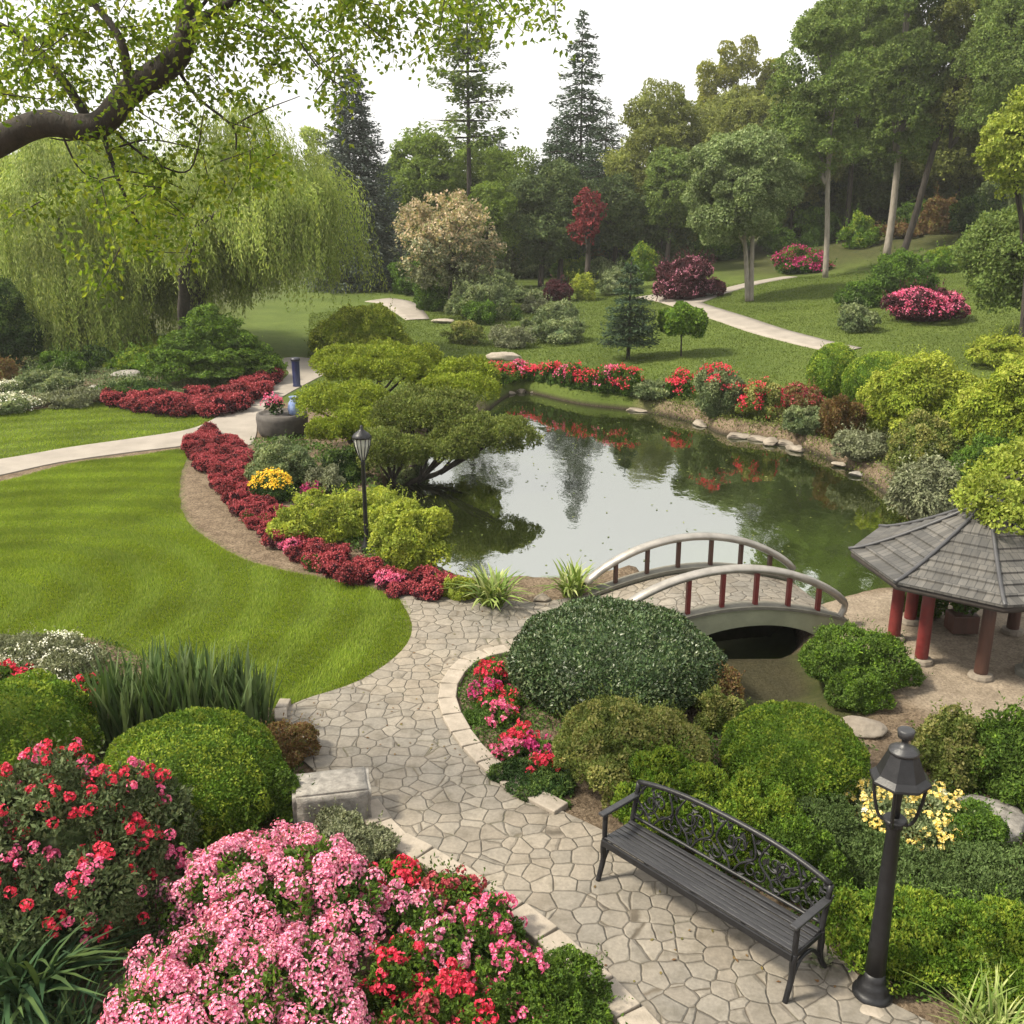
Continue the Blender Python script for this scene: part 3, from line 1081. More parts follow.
for k in range(8):
    a, b = A0 + k * math.pi / 4, A0 + (k + 1) * math.pi / 4
    pa, pb = RC * np.array([math.cos(a), math.sin(a)]), RC * np.array([math.cos(b), math.sin(b)])
    d = unit((pb - pa)[None])[0]
    c = (pa + pb) / 2
    Mx = np.c_[np.r_[d, 0], np.r_[-d[1], d[0], 0], [0, 0, 1]]
    g.box((c[0], c[1], 1.42), (np.linalg.norm(pb - pa) - .1, .09, .14), 0, Mx)
g.build('ring_beam', M['brownpaint'], pv)
for k in range(8):
    a = A0 + k * math.pi / 4
    c = RC * np.array([math.cos(a), math.sin(a)])
    red = k in (0, 1, 7)
    cm = Geo().lathe([(.095, .05), (.095, .12), (.092, .9), (.088, 1.50)], 18, (c[0], c[1], 0)).build('column', M['redpaint' if red else 'brownpaint'], pv)
    cm['label'] = 'red painted round column' if red else 'dark brown round column'
    if k == 3:
        Geo().lathe([(.26, 0), (.26, .07), (.17, .10), (.15, .55), (.12, .60), (.088, .62)], 8, (c[0], c[1], 0), 0, False).build('pedestal', M['concrete_dark'], cm)
    else:
        Geo().lathe([(.17, 0), (.175, .03), (.16, .07), (.10, .085), (.088, .09)], 10, (c[0], c[1], 0), 0, False, .3).build('column_base', M['stone_warm'], cm)

# ------------------------------------------------------------------ bench
b0, b1 = plane(598, 880)[:2], plane(790, 1005)[:2]
LBN = float(np.linalg.norm(b1 - b0))
bx = (b1 - b0) / LBN
bench = empty('park_bench', 'black iron park bench with scrollwork back beside the paved path', 'bench', (b0[0], b0[1], .03), math.atan2(bx[1], bx[0]))
# local axes: x along the seat, y towards the backrest
SD, SH = .48, .46
sg = Geo()
for k in range(7):
    y = .022 + k * .062
    n = 12
    x = np.linspace(.02, LBN - .02, n)
    sg.box((LBN / 2, y + .03, SH + .01 - .02 * math.sin(k / 6 * math.pi)), (LBN - .05, .050, .022), 0, None, .006)
sg.build('seat', M['slat'], bench)
g = Geo()
g.box((LBN / 2, .012, SH - .035), (LBN - .06, .03, .07), 0, None, .006)
g.box((LBN / 2, SD - .03, SH - .035), (LBN - .06, .03, .06), 0, None, .006)
for x in (.25, .5, .75):
    g.box((LBN * x, SD / 2, SH - .03), (.035, SD - .09, .03))
g.build('seat_rail', M['iron'], bench)
for x in (.03, LBN - .03):
    leg = [(x, .05, SH - .02), (x, .03, .36), (x, .035, .22), (x, .0, .10), (x, -.035, .0)]
    Geo().tube(smooth_poly(leg, 5, False), np.linspace(.032, .026, 21), 8).build('leg', M['iron'], bench)
    leg = [(x, SD - .02, SH), (x, SD + .0, .34), (x, SD + .0, .2), (x, SD + .05, .08), (x, SD + .11, .0)]
    Geo().tube(smooth_poly(leg, 5, False), np.linspace(.032, .026, 21), 8).build('leg', M['iron'], bench)
    g = Geo()
    g.tube(smooth_poly([(x, .05, SH - .03), (x, .045, SH + .1), (x, .05, SH + .27)], 5, False), .026, 8)
    g.tube(smooth_poly([(x, .03, .17), (x, .14, .33), (x, .32, .33), (x, SD, .17)], 6, False), .018, 8)
    g.box((x, SD / 2, SH - .03), (.035, SD - .06, .05), 0, None, .006)
    g.build('end_frame', M['iron'], bench)
    Geo().box((x, .25, SH + .285), (.075, .54, .03), 0, None, .012).build('armrest', M['slat'], bench)
# backrest leans back
lean = .20
byz = lambda h: (SD - .02 + lean * h, SH + h)
top = lambda u: .42 + .11 * (1 - abs(2 * u - 1) ** 2.6)
u = np.linspace(0, 1, 33)
g = Geo()
g.tube(np.array([(.03 + (LBN - .06) * q, *byz(float(top(q)))) for q in u]), .027, 10)
for q in (0, 1):
    g.tube(np.array([(.03 + (LBN - .06) * q, *byz(h)) for h in np.linspace(-.03, float(top(q)), 8)]), .027, 8)
g.tube(np.array([(.03 + (LBN - .06) * q, *byz(.06)) for q in u]), .018, 8)
g.build('backrest_frame', M['iron'], bench)
rs = random.Random(5)
g = Geo()
X = lambda q: .03 + (LBN - .06) * q


def bk(q, h):
    return (X(q), *byz(h))


def curl(q, h, r, a0, turns, s, rad):
    pts = []
    n = int(18 * turns)
    for k in range(n + 1):
        t = k / n
        rr = r * (1 - .8 * t)
        a = a0 + s * t * turns * 2 * math.pi
        pts.append((X(q) + rr * math.cos(a), *byz(max(.05, h + rr * math.sin(a)))))
    g.tube(pts, np.linspace(rad, rad * .6, n + 1), 6)


for k in range(9):                                        # vine stems that climb and branch
    q = (k + .5) / 9
    hh = float(top(q)) - .03
    s = 1 if k % 2 else -1
    pts = smooth_poly([bk(q - .05 * s, .06), bk(q - .02 * s, hh * .35), bk(q + .045 * s, hh * .6), bk(q + .01 * s, hh)], 6, False)
    g.tube(pts, .012, 6)
    curl(q + .035 * s, hh * .33, .075, 1.2, 1.1, s, .011)
    curl(q - .03 * s, hh * .68, .085, 3.6, 1.15, -s, .011)
    g.tube(smooth_poly([bk(q - .02 * s, hh * .35), bk(q - .06 * s, hh * .5), bk(q - .075 * s, hh * .82)], 5, False), .009, 6)
    for m in range(9):                                    # cast leaves on the stems
        c = np.array(bk(q + rs.uniform(-.06, .06), rs.uniform(.1, hh)))
        ang = rs.uniform(0, 6.28)
        a_ = np.array([math.cos(ang), lean * math.sin(ang), math.sin(ang)])
        g.leaves(c[None], a_[None], np.array([[0, -1, .2]]), .085, .045, 0, .25)
g.build('backrest_scrollwork', M['iron'], bench)

# ------------------------------------------------------------------ lamps
lp = plane(872, 996)
lamp = empty('street_lamp', 'stout black lamp post with octagonal hooded lantern beside the bench', 'lamp', (lp[0], lp[1], .0))
Geo().lathe([(.165, 0), (.17, .05), (.15, .075), (.13, .09), (.135, .13), (.11, .16), (.092, .20), (.084, .26)], 28).build('base', M['iron'], lamp)
Geo().lathe([(.084, .24), (.078, .6), (.066, 1.2), (.056, 1.66), (.068, 1.68), (.068, 1.72), (.05, 1.75), (.04, 1.78)], 24).build('post', M['iron'], lamp)
lan = Geo().lathe([(.225, 2.11), (.24, 2.122), (.236, 2.14), (.19, 2.18), (.115, 2.365), (.105, 2.38)], 8, smooth=False, rot=.25).build('lantern_hood', M['iron'], lamp)
Geo().lathe([(.12, 2.367), (.115, 2.39), (.06, 2.42), (.03, 2.44), (.025, 2.48), (.06, 2.50), (.068, 2.56), (.055, 2.57)], 20).build('finial', M['slat'], lan)
g = Geo()
for k in range(4):
    a = .25 + k * math.pi / 2 + math.pi / 4
    d = np.array([math.cos(a), math.sin(a)])
    pts = smooth_poly([np.r_[d * .05, 1.72], np.r_[d * .13, 1.76], np.r_[d * .18, 1.94], np.r_[d * .20, 2.13]], 6, False)
    g.tube(pts, .014, 8)
g.lathe([(.085, 1.735), (.10, 1.75), (.085, 1.77)], 20)
g.build('lantern_bracket', M['iron'], lamp)
Geo().lathe([(.035, 1.76), (.03, 1.9), (.038, 1.98), (.045, 2.04), (.045, 2.14)], 14).build('lamp_holder', M['iron'], lamp)

lp = plane(367, 552)
lamp2 = empty('street_lamp', 'slender dark lamp post with tulip glass lantern among the lawn border shrubs', 'lamp', (lp[0], lp[1], 0))
Geo().lathe([(.11, 0), (.11, .12), (.07, .18), (.046, .3), (.038, 1.75), (.05, 1.78), (.038, 1.82), (.055, 1.86)], 16).build('post', M['iron'], lamp2)
gl = Geo().lathe([(.05, 1.86), (.09, 1.96), (.145, 2.14), (.165, 2.28), (.16, 2.29)], 12, smooth=False).build('lantern_glass', M['frost'], lamp2)
g = Geo()
for k in range(12):
    a = k * math.pi / 6
    d = np.array([math.cos(a), math.sin(a)])
    g.tube([np.r_[d * .053, 1.86], np.r_[d * .095, 1.96], np.r_[d * .15, 2.14], np.r_[d * .172, 2.29]], .009, 6)
g.build('lantern_bars', M['iron'], gl)
Geo().lathe([(.185, 2.28), (.19, 2.31), (.14, 2.37), (.07, 2.42), (.03, 2.46), (.03, 2.5), (.01, 2.53)], 16).build('lantern_cap', M['iron'], lamp2)

# ------------------------------------------------------------------ plant builders
def blob_points(blobs, dens, amp=.1, freq=3.0, thick=.12, low=-.55, cull=.72, gap=None, gfreq=1.0):
    """points and outward normals near the surfaces of overlapping ellipsoids"""
    Ps, Ns = [], []
    C = np.array([b[0] for b in blobs], float)
    R = np.array([b[1] for b in blobs], float)
    for k in range(len(C)):
        r = R[k]
        area = 4 * math.pi * (((r[0] * r[1]) ** 1.6 + (r[0] * r[2]) ** 1.6 + (r[1] * r[2]) ** 1.6) / 3) ** (1 / 1.6)
        n = max(int(dens * area), 4)
        u = rdir(n)
        u = u[u[:, 2] > low + .25 * rng.normal(size=len(u)) * .3]
        f = 1 + amp * vnoise(u * freq + k * 7.3, 7 + k % 50) + .5 * amp * vnoise(u * freq * 2.7 + k * 3.1, 31)
        f = f - thick * rng.random(len(u)) ** 2
        p = C[k] + u * r * f[:, None]
        nn = unit(u / r)
        keep = np.ones(len(p), bool)
        if len(C) > 1 and cull:
            for m in range(len(C)):
                if m != k:
                    q = (p - C[m]) / (R[m] * cull)
                    keep &= (q * q).sum(1) > 1
        if gap is not None:
            keep &= vnoise(p * gfreq, 91) > gap
        Ps.append(p[keep])
        Ns.append(nn[keep])
    return np.concatenate(Ps), np.concatenate(Ns)


def add_leaves(g, Pt, Nn, L, W, mi=0, out_=.7, rnd=.8, up=.25, fold=.18, clump=1.4, tip=None):
    n = len(Pt)
    tipm = np.zeros(n, bool)
    if clump:                                              # leaves gather in sprigs: bumps and hollows a few leaves across
        q = Pt / (L * 3.4)
        b = vnoise(q, 61)
        Pt = Pt + Nn * (L * clump * (b + .5 * vnoise(q * .37, 62)))[:, None]
        if tip is not None:
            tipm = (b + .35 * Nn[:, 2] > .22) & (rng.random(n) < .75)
    A = Nn * out_ + rdir(n) * rnd + np.array([0, 0, up])
    Nr = Nn + rdir(n) * .7
    s = rng.uniform(.65, 1.3, n)
    for mk, sl in ((~tipm, mi), (tipm, tip)):
        if mk.any():
            g.leaves(Pt[mk] - unit(A[mk]) * (L * .4 * s[mk])[:, None], A[mk], Nr[mk], L * s[mk], W * s[mk], sl, fold)
    return g


def heads(g, Cc, Nn, R, florets, L, W, mi=0, petals=5, flat=.75):
    """flower heads: domes of small flowers with petals"""
    h = len(Cc)
    d = unit(Nn[:, None, :] * .55 + rdir(h * florets).reshape(h, florets, 3))
    Rr = np.broadcast_to(np.asarray(R, float), (h,))[:, None, None] * rng.uniform(.75, 1.05, (h, florets, 1))
    p = (Cc[:, None, :] + d * Rr).reshape(-1, 3)
    d = d.reshape(-1, 3)
    a = unit(np.cross(d, rdir(len(d))))
    b = np.cross(d, a)
    th0 = rng.uniform(0, 6.28, len(d))
    for k in range(petals):
        th = th0 + k * 2 * math.pi / petals
        ax_ = a * np.cos(th)[:, None] + b * np.sin(th)[:, None] + d * .45
        g.leaves(p, ax_, d, L * rng.uniform(.8, 1.2, len(d)), W, mi, .12, .62)
    return g


def pick(Pt, Nn, n, zmin=-.1, seed=17, freq=3.0, thr=-.05, front=False):
    k = (Nn[:, 2] > zmin) & (vnoise(Pt * freq, seed) > thr)
    idx = np.flatnonzero(k)
    if len(idx) == 0:
        return Pt[:0], Nn[:0]
    idx = rng.choice(idx, min(n, len(idx)), replace=False)
    return Pt[idx], Nn[idx]


def fit(px0, px1, top, base, dr=1.0, kz=.45):
    """where a dome-shaped plant stands and how wide and tall it is"""
    mid = .5 * (px0 + px1)
    p = P(mid, base)
    hd = unit(p[None, :2])[0]
    rh = (px1 - px0) / 2 * mpp(p)
    c = p[:2] + hd * rh * dr * .85
    s = mpp(np.array([c[0], c[1], p[2]]))
    rh = (px1 - px0) / 2 * s
    c = p[:2] + hd * rh * dr * .85
    zg = gz(*c)
    if zg < p[2] - .15:
        zg = p[2] - .1
    d = float(np.linalg.norm(c))
    r = ray(mid, top)
    phi = math.atan2(-r[2], math.hypot(r[0], r[1]))
    lo, hi = .05, 40.0
    for _ in range(40):
        h = .5 * (lo + hi)
        zc, rv = zg + kz * h, (1 - kz) * h
        f = d * math.sin(phi) + (zc - HC) * math.cos(phi) + math.hypot(rh * dr * math.sin(phi), rv * math.cos(phi))
        if f > 0:
            hi = h
        else:
            lo = h
    return c, zg, rh, h, s, math.atan2(hd[0], hd[1])


def dome_blobs(rh, ry, h, n, rel=.42, spread=.62, kz=.45, low=-.25, seed=0, flat=1.0):
    r_ = np.random.default_rng(seed + 100)
    out = [((0, 0, kz * h * .8), (rh * .62, ry * .62, h * .5))]
    i = 0
    while len(out) < n + 1 and i < n * 40:
        i += 1
        u = unit(r_.normal(size=3))
        if u[2] < low:
            continue
        c = u * np.array([rh, ry, h * (1 - kz)]) * spread * r_.uniform(.85, 1.12)
        q = rel * r_.uniform(.75, 1.2)
        rr = np.array([rh, ry, h * (1 - kz) * flat * 1.05]) * q
        m_ = np.array([max(rr[0], rr[2] * .8), max(rr[1], rr[2] * .8), max(rr[2], min(rr[0], rr[1]) * .5)])
        out.append((tuple(c + [0, 0, kz * h]), tuple(m_)))
    return out


def core(g, blobs, mi, sc=.84):
    for c, r in blobs:
        bm = bmesh.new()
        bmesh.ops.create_icosphere(bm, subdivisions=2, radius=1)
        for v in bm.verts:
            v.co = Vector((v.co.x * r[0] * sc, v.co.y * r[1] * sc, v.co.z * r[2] * sc))
        g.bm(bm, mi, None, c)


SEED = [1]
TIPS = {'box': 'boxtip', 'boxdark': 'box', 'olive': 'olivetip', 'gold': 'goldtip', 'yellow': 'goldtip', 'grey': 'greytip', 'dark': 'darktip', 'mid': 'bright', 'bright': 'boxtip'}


def shrub(name, cat, label, px0, px1, top, base, mat, style='mound', L=.05, W=.03, cover=1.7, n=14, dr=1.0, flowers=None, group=None, amp=.14, thick=.18, up=.25,
          rel=.42, spread=.62, out_=.7, rnd=.9, stem=False, px=3.0, hmax=None, flat=1.0, sink=0.0):
    SEED[0] += 1
    kz = .40 if style == 'ball' else .30
    c, zg, rh, h, s, az = fit(px0, px1, top, base, dr, kz)
    if style == 'mound':
        n, rel = int(n * 1.7), rel * .80
    if hmax:
        h = min(h, hmax)
    ry = rh * dr
    L = max(L, px * s)
    W = max(W, L * .5)
    if style == 'ball':
        blobs = [((0, 0, kz * h), (rh, ry, (1 - kz) * h))]
        freq = 2.2
    elif style == 'layered':
        blobs = []
        r_ = np.random.default_rng(SEED[0])
        nt_ = 5
        for t in range(nt_):
            f = (t + .3) / nt_
            rr = rh * (1 - f) ** .7
            m = max(3, int(9 * (1 - f)))
            for q in range(m):
                a = 2 * math.pi * (q + r_.random()) / m
                d = rr * r_.uniform(.55, .72)
                blobs.append(((d * math.cos(a), d * math.sin(a) * dr, h * (.14 + .80 * f + r_.uniform(-.03, .03))), (rr * .42 + .1, (rr * .42 + .1), h * .085)))
        blobs.append(((0, 0, h * .4), (rh * .45, rh * .45, h * .5)))
        freq = 3
    else:
        blobs = dome_blobs(rh, ry, h, n, rel, spread + .08, kz, low=-.3, seed=SEED[0], flat=flat)
        freq = 2.6
    g = Geo()
    Pt, Nn = blob_points(blobs, cover / (.5 * L * W), amp, freq, thick, low=-.75 if style == 'ball' else -.5)
    k = Pt[:, 2] > -.02
    Pt, Nn = Pt[k], Nn[k]
    add_leaves(g, Pt, Nn, L, W, 0, out_, rnd, up, clump=.85 if style == 'ball' else 1.6, tip=1 if mat in TIPS else None)
    if style != 'layered':                                 # odd shoots that stand out from the outline
        m = int(min(len(Pt), 60000) * (.0022 if style == 'ball' else .006))
        idx = rng.choice(len(Pt), m, replace=False)
        idx = idx[Nn[idx, 2] > -.1]
        d = unit(Nn[idx] * .7 + rdir(len(idx)) * .45 + [0, 0, .6])
        ln = L * rng.uniform(1.5, 4.5 if style != 'ball' else 2.8, len(idx))
        for q in range(7):
            pp = Pt[idx] + d * (ln * (q + 1) / 6)[:, None]
            g.leaves(pp, d * .7 + rdir(len(idx)) * .8, Nn[idx] + rdir(len(idx)) * .6, L * rng.uniform(.6, 1.1, len(idx)), W * .85, 0)
    core(g, blobs if style == 'ball' else blobs[:1] if style != 'layered' else blobs[-1:], 0, .86 if style == 'ball' else .9)
    loc = (c[0], c[1], zg - sink)
    if not flowers:
        o = g.build(name, [M[mat], M[TIPS.get(mat, mat)]], None, loc)
        return tag(o, label, cat, group)
    e = empty(name, label, cat, loc, 0, group)
    g.build('foliage', [M[mat], M[TIPS.get(mat, mat)]], e)
    f = dict(mat='red', n=150, R=.05, florets=8, L=.025, W=.02, zmin=-.1, thr=-.05, freq=3.0, petals=5, lift=.02)
    for ff in (flowers if isinstance(flowers, list) else [flowers]):
        q = dict(f, **ff)
        Cc, Nf = pick(Pt, Nn, q['n'], q['zmin'], SEED[0] + 5 + int(q.get('seed', 0)), q['freq'] / max(rh, .3), q['thr'])
        gf = Geo()
        heads(gf, Cc + Nf * q['lift'], Nf, q['R'], q['florets'], max(q['L'], 2.0 * s), max(q['W'], 1.5 * s), 0, q['petals'])
        if gf.n:
            gf.build('blossoms', M[q['mat']], e)
    return e


def limb_tube(g, pts, r0, r1, n=8, k=6):
    q = smooth_poly(pts, k, False)
    t = np.linspace(0, 1, len(q))
    q = q + np.c_[vnoise(q * .8, 2), vnoise(q * .8, 3), vnoise(q * .8, 4)] * r0 * .6 * np.sin(t * math.pi)[:, None]
    g.tube(q, r0 + (r1 - r0) * t ** .8, n)


def tree(name, cat, label, px0, px1, top, bot, Y, mat, n=26, rel=.34, L=.16, W=.09, cover=1.0, gap=-.25, base=None, trunk=.25, tmat='bark', px=3.0, dr=.9, group=None,
         limbs=6, lean=0.0, amp=.28, spread=.66, thick=.35, up=.05, shape=1.0, twin=False, mat2=None, split=.5):
    SEED[0] += 1
    n, cover = int(n * 1.5), cover * 1.55
    if gap is not None:
        gap -= .22
    r_ = np.random.default_rng(SEED[0])
    z1, z0 = z_at(Y, top), z_at(Y, bot)
    xa, xb = x_at(Y, px0, .5 * (top + bot)), x_at(Y, px1, .5 * (top + bot))
    xc = .5 * (xa + xb)
    rh, rv = .5 * (xb - xa), .5 * (z1 - z0)
    zc = .5 * (z0 + z1)
    bxx = xc if base is None else x_at(Y, base, bot)
    bz = gz(bxx, Y)
    s = mpp(np.array([xc, Y, zc]))
    L = max(L, px * s)
    W = max(W, L * .55)
    e = empty(name, label, cat, (bxx, Y, bz), 0, group)
    o = np.array([xc - bxx, 0, zc - bz])
    rad = np.array([rh, rh * dr, rv])
    blobs = []
    i = 0
    while len(blobs) < n and i < 4000:
        i += 1
        u = unit(r_.normal(size=3)) * r_.uniform(.35, 1) ** .6
        if u[2] < -.9:
            continue
        wz = 1.0 - (1 - shape) * max(0, u[2]) if shape <= 1 else 1.0 - (shape - 1) * max(0, u[2])
        c = u * rad * spread * np.array([wz, wz, 1]) + o
        q = rel * r_.uniform(.7, 1.25)
        rr = q * min(rh, rv * 1.1)
        rr = np.array([rr * 1.15, rr * 1.15, rr * .85])
        blobs.append((tuple(c), tuple(rr)))
    g = Geo()
    Pt, Nn = blob_points(blobs, cover / (.5 * L * W), amp, 2.4, thick, -.6, .6, gap, 2.0 / (rel * min(rh, rv) + .2))
    if mat2:
        f = (Pt[:, 2] - (o[2] - rv)) / (2 * rv) + .22 * vnoise(Pt * 1.1, 8) + .15 * rng.normal(size=len(Pt))
        add_leaves(g, Pt[f > split], Nn[f > split], L, W, 0, .5, .9, up)
        add_leaves(g, Pt[f <= split], Nn[f <= split], L, W, 1, .5, .9, up)
    else:
        add_leaves(g, Pt, Nn, L, W, 0, .5, .9, up)
    g.build('crown', [M[mat], M[mat2 or mat]], e)
    g = Geo()
    htr = o[2] + rv * .35
    tp = np.array([o[0], 0, o[2]])
    trunks = [0.0] if not twin else [-.35, .35]
    for tw in trunks:
        b0_ = np.array([tw * .25, 0, -.1])
        mid = np.array([tp[0] * .3 + lean + tw * .6, 0, htr * .4])
        topp = np.array([tp[0] * .8 + tw * 2.2, 0, htr])
        limb_tube(g, [b0_, mid, .5 * (mid + topp), topp], trunk, trunk * .3, 9)
    for k in range(min(limbs, len(blobs))):
        c = np.array(blobs[k][0])
        st = np.array([tp[0] * .5, 0, max(htr * .4, c[2] * .55)])
        m_ = .5 * (st + c) + np.array([0, 0, .12 * rv])
        limb_tube(g, [st, m_, c], trunk * .42, trunk * .12, 6, 5)
    g.build('trunk', M[tmat], e)
    return e


def conifer(name, cat, label, pxc, w, top, Y, mat, base_py=None, tiers=26, cover=1.0, L=.22, W=.06, droop=.25, power=.85, start=.06, px=3.0, trunk=.18, dens=1.0, group=None, sparse=0.0,
            up_tips=.1, wob=.35, zj=.4):
    SEED[0] += 1
    r_ = np.random.default_rng(SEED[0])
    if base_py is not None:
        p = P(pxc, base_py)
        Y = p[1]
    x = x_at(Y, pxc, base_py if base_py else .7 * 260 + .3 * top)
    bz = gz(x, Y)
    H = z_at(Y, top) - bz
    s = mpp(np.array([x, Y, bz + H * .4]))
    R = w / 2 * s
    L = max(L, px * s)
    W = max(W, L * .34)
    e = empty(name, label, cat, (x, Y, bz), 0, group)
    g, gt = Geo(), Geo()
    gt.tube([(0, 0, -.1), (0, 0, H * .5), (0, 0, H * .98)], [trunk, trunk * .6, .02], 8)
    C, A, Nn = [], [], []
    for t in range(tiers):
        f = start + (1 - start) * (t + r_.random() * .6) / tiers
        z = H * f
        len_ = R * (1 - f) ** power * 1.05 + .05 * R
        nb = max(4, int((7 + 6 * (1 - f)) * dens))
        a0 = r_.random() * 6.28
        for b in range(nb):
            if r_.random() < sparse:
                continue
            a = a0 + 2 * math.pi * (b + r_.uniform(-.3, .3)) / nb
            l = len_ * r_.uniform(1 - wob, 1.1)
            m = max(5, int(l / (L * .095) * cover))
            q = np.sort(r_.uniform(.12, 1, m))
            d = np.array([math.cos(a), math.sin(a), 0])
            sd = np.array([-d[1], d[0], 0])
            wd = (.32 * (1 - q) + .1) * l
            off = r_.uniform(-1, 1, m) * wd
            zz = z + r_.normal(0, zj) * H / tiers - droop * l * q ** 1.3 + up_tips * l * q ** 4
            pts = d * (q * l)[:, None] + sd * off[:, None]
            pts[:, 2] = zz + r_.normal(0, .04 * l + .03, m)
            ax_ = d * .8 + sd * np.sign(off)[:, None] * .7 + r_.normal(0, .35, (m, 3)) + np.array([0, 0, -.12])
            C.append(pts)
            A.append(ax_)
            Nn.append(np.array([0, 0, 1.0]) + r_.normal(0, .5, (m, 3)))
            if t % 2 == 0 and l > 4 * trunk:
                gt.tube([(0, 0, z), tuple(d * l * .5 + [0, 0, z - droop * l * .4]), tuple(d * l * .85 + [0, 0, z - droop * l * .8])], [trunk * .3, trunk * .18, .01], 5, caps=False)
    C, A, Nn = map(np.concatenate, (C, A, Nn))
    g.leaves(C, A, Nn, L * rng.uniform(.7, 1.3, len(C)), W, 0, .2)
    # leading tips
    m = 40
    z = H * rng.uniform(.85, 1, m)
    g.leaves(np.c_[rng.normal(0, .02 * R, m), rng.normal(0, .02 * R, m), z], rdir(m) * .6 + [0, 0, .8], rdir(m), L, W, 0)
    g.build('crown', M[mat], e)
    gt.build('trunk', M['bark'], e)
    return e


def willow(name, label, px0, px1, top, bot, Y, base, ns, seed, limb=None):
    r_ = np.random.default_rng(seed)
    z1 = z_at(Y, top)
    xa, xb = x_at(Y, px0, .5 * (top + bot)), x_at(Y, px1, .5 * (top + bot))
    xc, rh = .5 * (xa + xb), .5 * (xb - xa)
    bx_ = x_at(Y, base, bot)
    bz = gz(bx_, Y)
    Htop = z1 - bz
    zb = z_at(Y, bot) - bz
    e = empty(name, label, 'willow tree', (bx_, Y, bz))
    ox = xc - bx_
    s = mpp(np.array([xc, Y, 4]))
    L, W = max(.16, 3.9 * s), max(.035, 1.15 * s)
    lobes = []
    for k in range(13):
        a = 2 * math.pi * k / 13 + r_.uniform(-.2, .2)
        d = rh * r_.uniform(.3, .66)
        lobes.append((ox + d * math.cos(a), d * .9 * math.sin(a), Htop * (1 - .62 * (d / rh) ** 1.7) * r_.uniform(.93, 1.0) - rh * .16, rh * r_.uniform(.26, .38)))
    lobes.append((ox, 0, Htop - rh * .25, rh * .34))
    C, A = [], []
    drapes = []
    for k in range(150):
        lx, ly, lz, lr = lobes[r_.integers(len(lobes))]
        u = unit(r_.normal(size=3))
        u[2] = abs(u[2]) * .9
        drapes.append((np.array([lx, ly, lz]) + u * np.array([lr, lr, lr * .75]), r_.uniform(-.9, 1.2), r_.normal(0, .35, 2)))
    if limb:
        for q in limb[-3:]:
            e_ = at_depth(*q) - np.array([bx_, Y, bz])
            for k in range(5):
                drapes.append((e_ + r_.normal(0, .35, 3) + [.3, 0, .2], r_.uniform(0, 1.2), r_.normal(0, .3, 2)))
    ns = int(ns * 2.0)
    for k in range(ns):
        p, dz, dsw = drapes[r_.integers(len(drapes))]
        p = p + r_.normal(0, .30, 3)
        outd = np.array([p[0] - ox, p[1], 0]) / rh
        nz = .5 + .5 * float(vnoise(np.array([[p[0] * .55, p[1] * .55, 1.3]]), seed)[0])
        zend = max(.3, zb + (Htop * .50) * (1 - nz) * r_.uniform(.6, 1.15) + dz)
        ln = max(p[2] - zend, 1.0)
        m = max(6, int(ln / (L * .42)))
        t = np.linspace(0, 1, m)
        sway = dsw + r_.normal(0, .22, 2)
        pts = p + np.outer(1 - (1 - np.minimum(t * 3, 1)) ** 2, outd * .7)
        pts[:, 0] += sway[0] * t ** 2
        pts[:, 1] += sway[1] * t ** 2
        pts[:, 2] = p[2] + .25 * np.sin(np.minimum(t * 4, 1) * math.pi) - ln * t ** 1.05
        pts = pts + r_.normal(0, .05, pts.shape)
        C.append(pts)
        ax_ = np.tile(np.array([0, 0, -1.0]), (m, 1)) + r_.normal(0, .38, (m, 3))
        ax_[: m // 6] += outd * .8
        A.append(ax_)
    C, A = np.concatenate(C), np.concatenate(A)
    g = Geo().leaves(C, A, unit(np.c_[C[:, 0] - ox, C[:, 1], C[:, 0] * 0 + .3]) + rdir(len(C)) * .7, L * rng.uniform(.7, 1.3, len(C)), W, 0, .1)
    g.build('crown', M['willow'], e)
    g = Geo()
    limb_tube(g, [(0, 0, -.1), (.1, 0, Htop * .18), (.3 + ox * .2, 0, Htop * .36)], .55, .42, 12)
    for k in range(8):
        lx, ly, lz, lr = lobes[int(k * 1.7) % len(lobes)]
        st = (.3 + ox * .2, 0, Htop * .34)
        limb_tube(g, [st, (st[0] * .5 + lx * .5, ly * .45, lz * .78), (lx, ly, lz)], .26, .07, 8)
    if limb:
        o_ = np.array([bx_, Y, bz])
        limb_tube(g, [at_depth(*q) - o_ for q in limb], .30, .10, 9)
    g.build('trunk', M['bark'], e)
    return e


